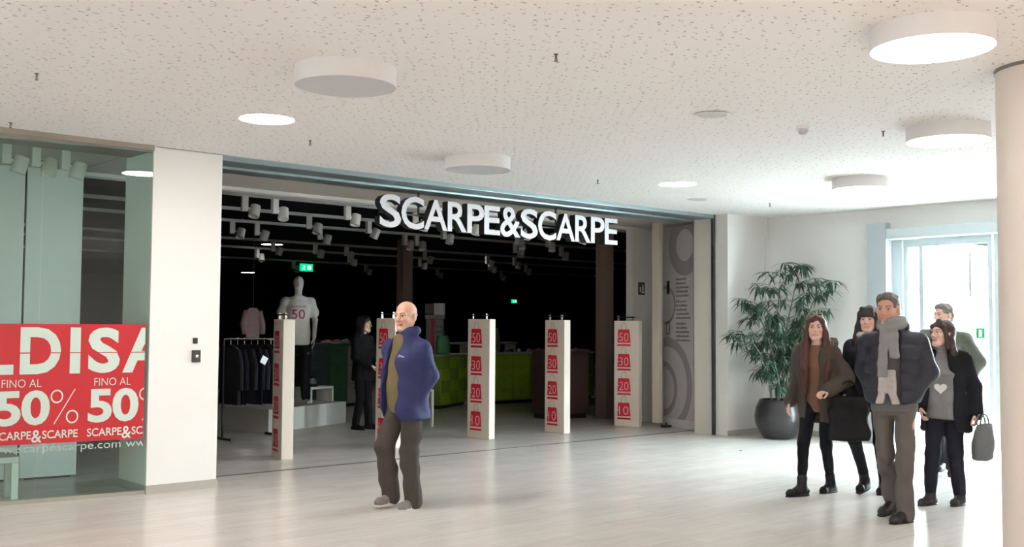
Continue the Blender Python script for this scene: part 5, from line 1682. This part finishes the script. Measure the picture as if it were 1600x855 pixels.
# --- man in the olive jacket behind
o_ = Person('person', 'man in an olive jacket entering behind the dark-haired woman, close to the glass door', (10.79, 5.215), 195, 1.76,
            pose(kneel=(.09, .10, .50), anklel=(.09, .16, .09), toel=(.10, .33, .03), kneer=(-.09, .02, .48), ankler=(-.08, -.16, .12), toer=(-.09, 0, .03),
                 chest=(0, .03, 1.33), neck=(0, .03, 1.465), head=(0, .06, 1.632), shol=(.19, 0, 1.40), elbl=(.30, -.05, 1.15), wril=(.24, .12, .95)), head_az=160)
o_.body(SK2, (0.15, 0.13, 0.12))
o_.hair(hair_mat('hair_ash', srgb(120, 118, 112)), 'short', seed=9)
o_.trousers('trousers', cloth('trousers_dark', srgb(44, 44, 50)), thigh=.098, knee=.078, hem=.07, end=.085, wr=.007, seed=9)
o_.shoes(MATS['black_shoe'], MATS['boot_sole'])
o_.top('jacket', cloth('jacket_olive_green', srgb(92, 98, 90), 0.8), [(.80, .21, .165), (1.0, .215, .17), (1.2, .21, .165), (1.33, .215, .15), (1.42, .17, .115), (1.485, .09, .088)], sleeves=(.088, .08, .064, .97), wr=.009, seed=19, collar=(.03, .09, .026, 0, .3), cuff=True)

# --- woman in black inside the shop
c_ = Person('person', 'woman in black clothes with dark hair standing inside the dark shop behind the bald man', (8.60, 12.78), -70, 1.62,
            pose(elbl=(.225, .02, 1.12), wril=(.09, .20, 1.03), elbr=(-.225, .02, 1.12), wrir=(-.08, .20, 1.0), chest=(0, -.01, 1.33), head=(0, .02, 1.632), anklel=(.12, .04, .085), toel=(.15, .2, .03), ankler=(-.11, -.04, .085), toer=(-.12, .12, .03)), head_az=-58)
c_.body(SK2, (0.03, 0.025, 0.02), female=True, hands=[dict(sd='l', curl=.7, palm=(0, 0, -1)), dict(sd='r', curl=.7, palm=(0, 0, -1))])
c_.hair(hair_mat('hair_black', srgb(40, 30, 32)), 'back', seed=11)
BLK2 = cloth('black_cotton', srgb(20, 20, 23), 0.9)
c_.trousers('trousers', BLK2, thigh=.09, knee=.066, hem=.058, end=.09, wr=.006, seed=11, seat=(.165, .12))
c_.shoes(MATS['black_boot'], MATS['boot_sole'])
c_.top('tunic', BLK2, [(.76, .195, .15), (.95, .185, .148), (1.1, .165, .14), (1.25, .17, .15, 0, .01), (1.36, .17, .12), (1.43, .12, .09), (1.48, .068, .065)], sleeves=(.068, .06, .05, .9), wr=.007, seed=21)

# --- mannequin on the platform
MANW = mat('mannequin_white', srgb(200, 198, 194), 0.45, var=.02)
mn = Person('mannequin', 'white mannequin in a white T-shirt with a red 50, standing on the low platform', (8.02, 13.62, 0.345), -118, 1.87,
            pose(kneel=(.10, .04, .49), anklel=(.12, .02, .085), toel=(.15, .18, .03), ankler=(-.1, 0, .085), shol=(.165, -.01, 1.42), shor=(-.165, -.01, 1.42)), cat='mannequin')
F = Field(mn.lo, mn.hi, .007)
kk = mn.k; j = mn.j
F.loft([(.84 * kk, 0, 0, .15 * kk, .105 * kk), (.95 * kk, 0, 0, .158 * kk, .11 * kk), (1.08 * kk, 0, 0, .132 * kk, .098 * kk), (1.33 * kk, 0, 0, .165 * kk, .105 * kk), (1.42 * kk, 0, 0, .13 * kk, .08 * kk), (1.47 * kk, 0, 0, .06 * kk, .055 * kk)], .02)
for sd in ('l', 'r'):
    F.cap(j['hip' + sd], j['knee' + sd], .082 * kk, .052 * kk, .03); F.cap(j['knee' + sd], j['ankle' + sd], .052 * kk, .035 * kk, .02)
    F.cap(j['ankle' + sd] + np.array([0, 0, -.045 * kk]), j['toe' + sd], .032 * kk, .024 * kk, .03)
    F.cap(j['sho' + sd] + np.array([0, 0, -.04]), j['elb' + sd], .05 * kk, .038 * kk, .03); F.cap(j['elb' + sd], j['wri' + sd], .038 * kk, .027 * kk, .015)
    mn.hand(F, 'wri' + sd, 'elb' + sd, 1 if sd == 'l' else -1, None, .3)
F.cap(j['neck'], mn.h(0, -.01, -.06), .055, .05, .03)
F.ell(mn.h(0, -.01, .03), (.076, .095, .088), .02); F.ell(mn.h(0, .028, -.035), (.06, .06, .082), .04); F.cap(mn.h(0, .09, .01), mn.h(0, .102, -.025), .01, .012, .02)
field_obj('figure', F, MANW, mn.root)
keep = {n: mn.j[n].copy() for n in ('elbl', 'elbr')}
for n in keep: mn.j[n] = mn.j['sho' + n[-1]] * .35 + mn.j[n] * .65
ts = mn.top('tshirt', cloth('tshirt_white', srgb(212, 210, 206), 0.9), [(.80, .175, .14), (.95, .172, .14), (1.15, .165, .135), (1.33, .172, .128), (1.42, .13, .095), (1.47, .072, .068)], sleeves=(.066, .068, .066, 0.02), wr=.007, seed=23)
mn.j.update(keep)
to = text_obj('number_print', '50', .135, 0.0, mat('print_red', srgb(170, 40, 60), 0.6), ts, bold=0.0, width=.19)
for v in to.data.vertices: v.co = Vector((v.co.x - .095, 0, v.co.y + 1.235))
project_front(to, ts, -.5)
for i in range(6):
    ml = MB(); ml.add([(-.11 + .037 * i, 0, 1.40), (-.083 + .037 * i, 0, 1.40), (-.083 + .037 * i, 0, 1.43), (-.11 + .037 * i, 0, 1.43)], [(0, 1, 2, 3)])
    project_front(ml.build('faded_print', mat('print_faded', srgb(186, 160, 160), 0.7), ts), ts, -.5)
mn.trousers('trousers', cloth('trousers_black', srgb(34, 34, 42)), thigh=.095, knee=.07, hem=.06, end=.10, wr=.006, seed=24)
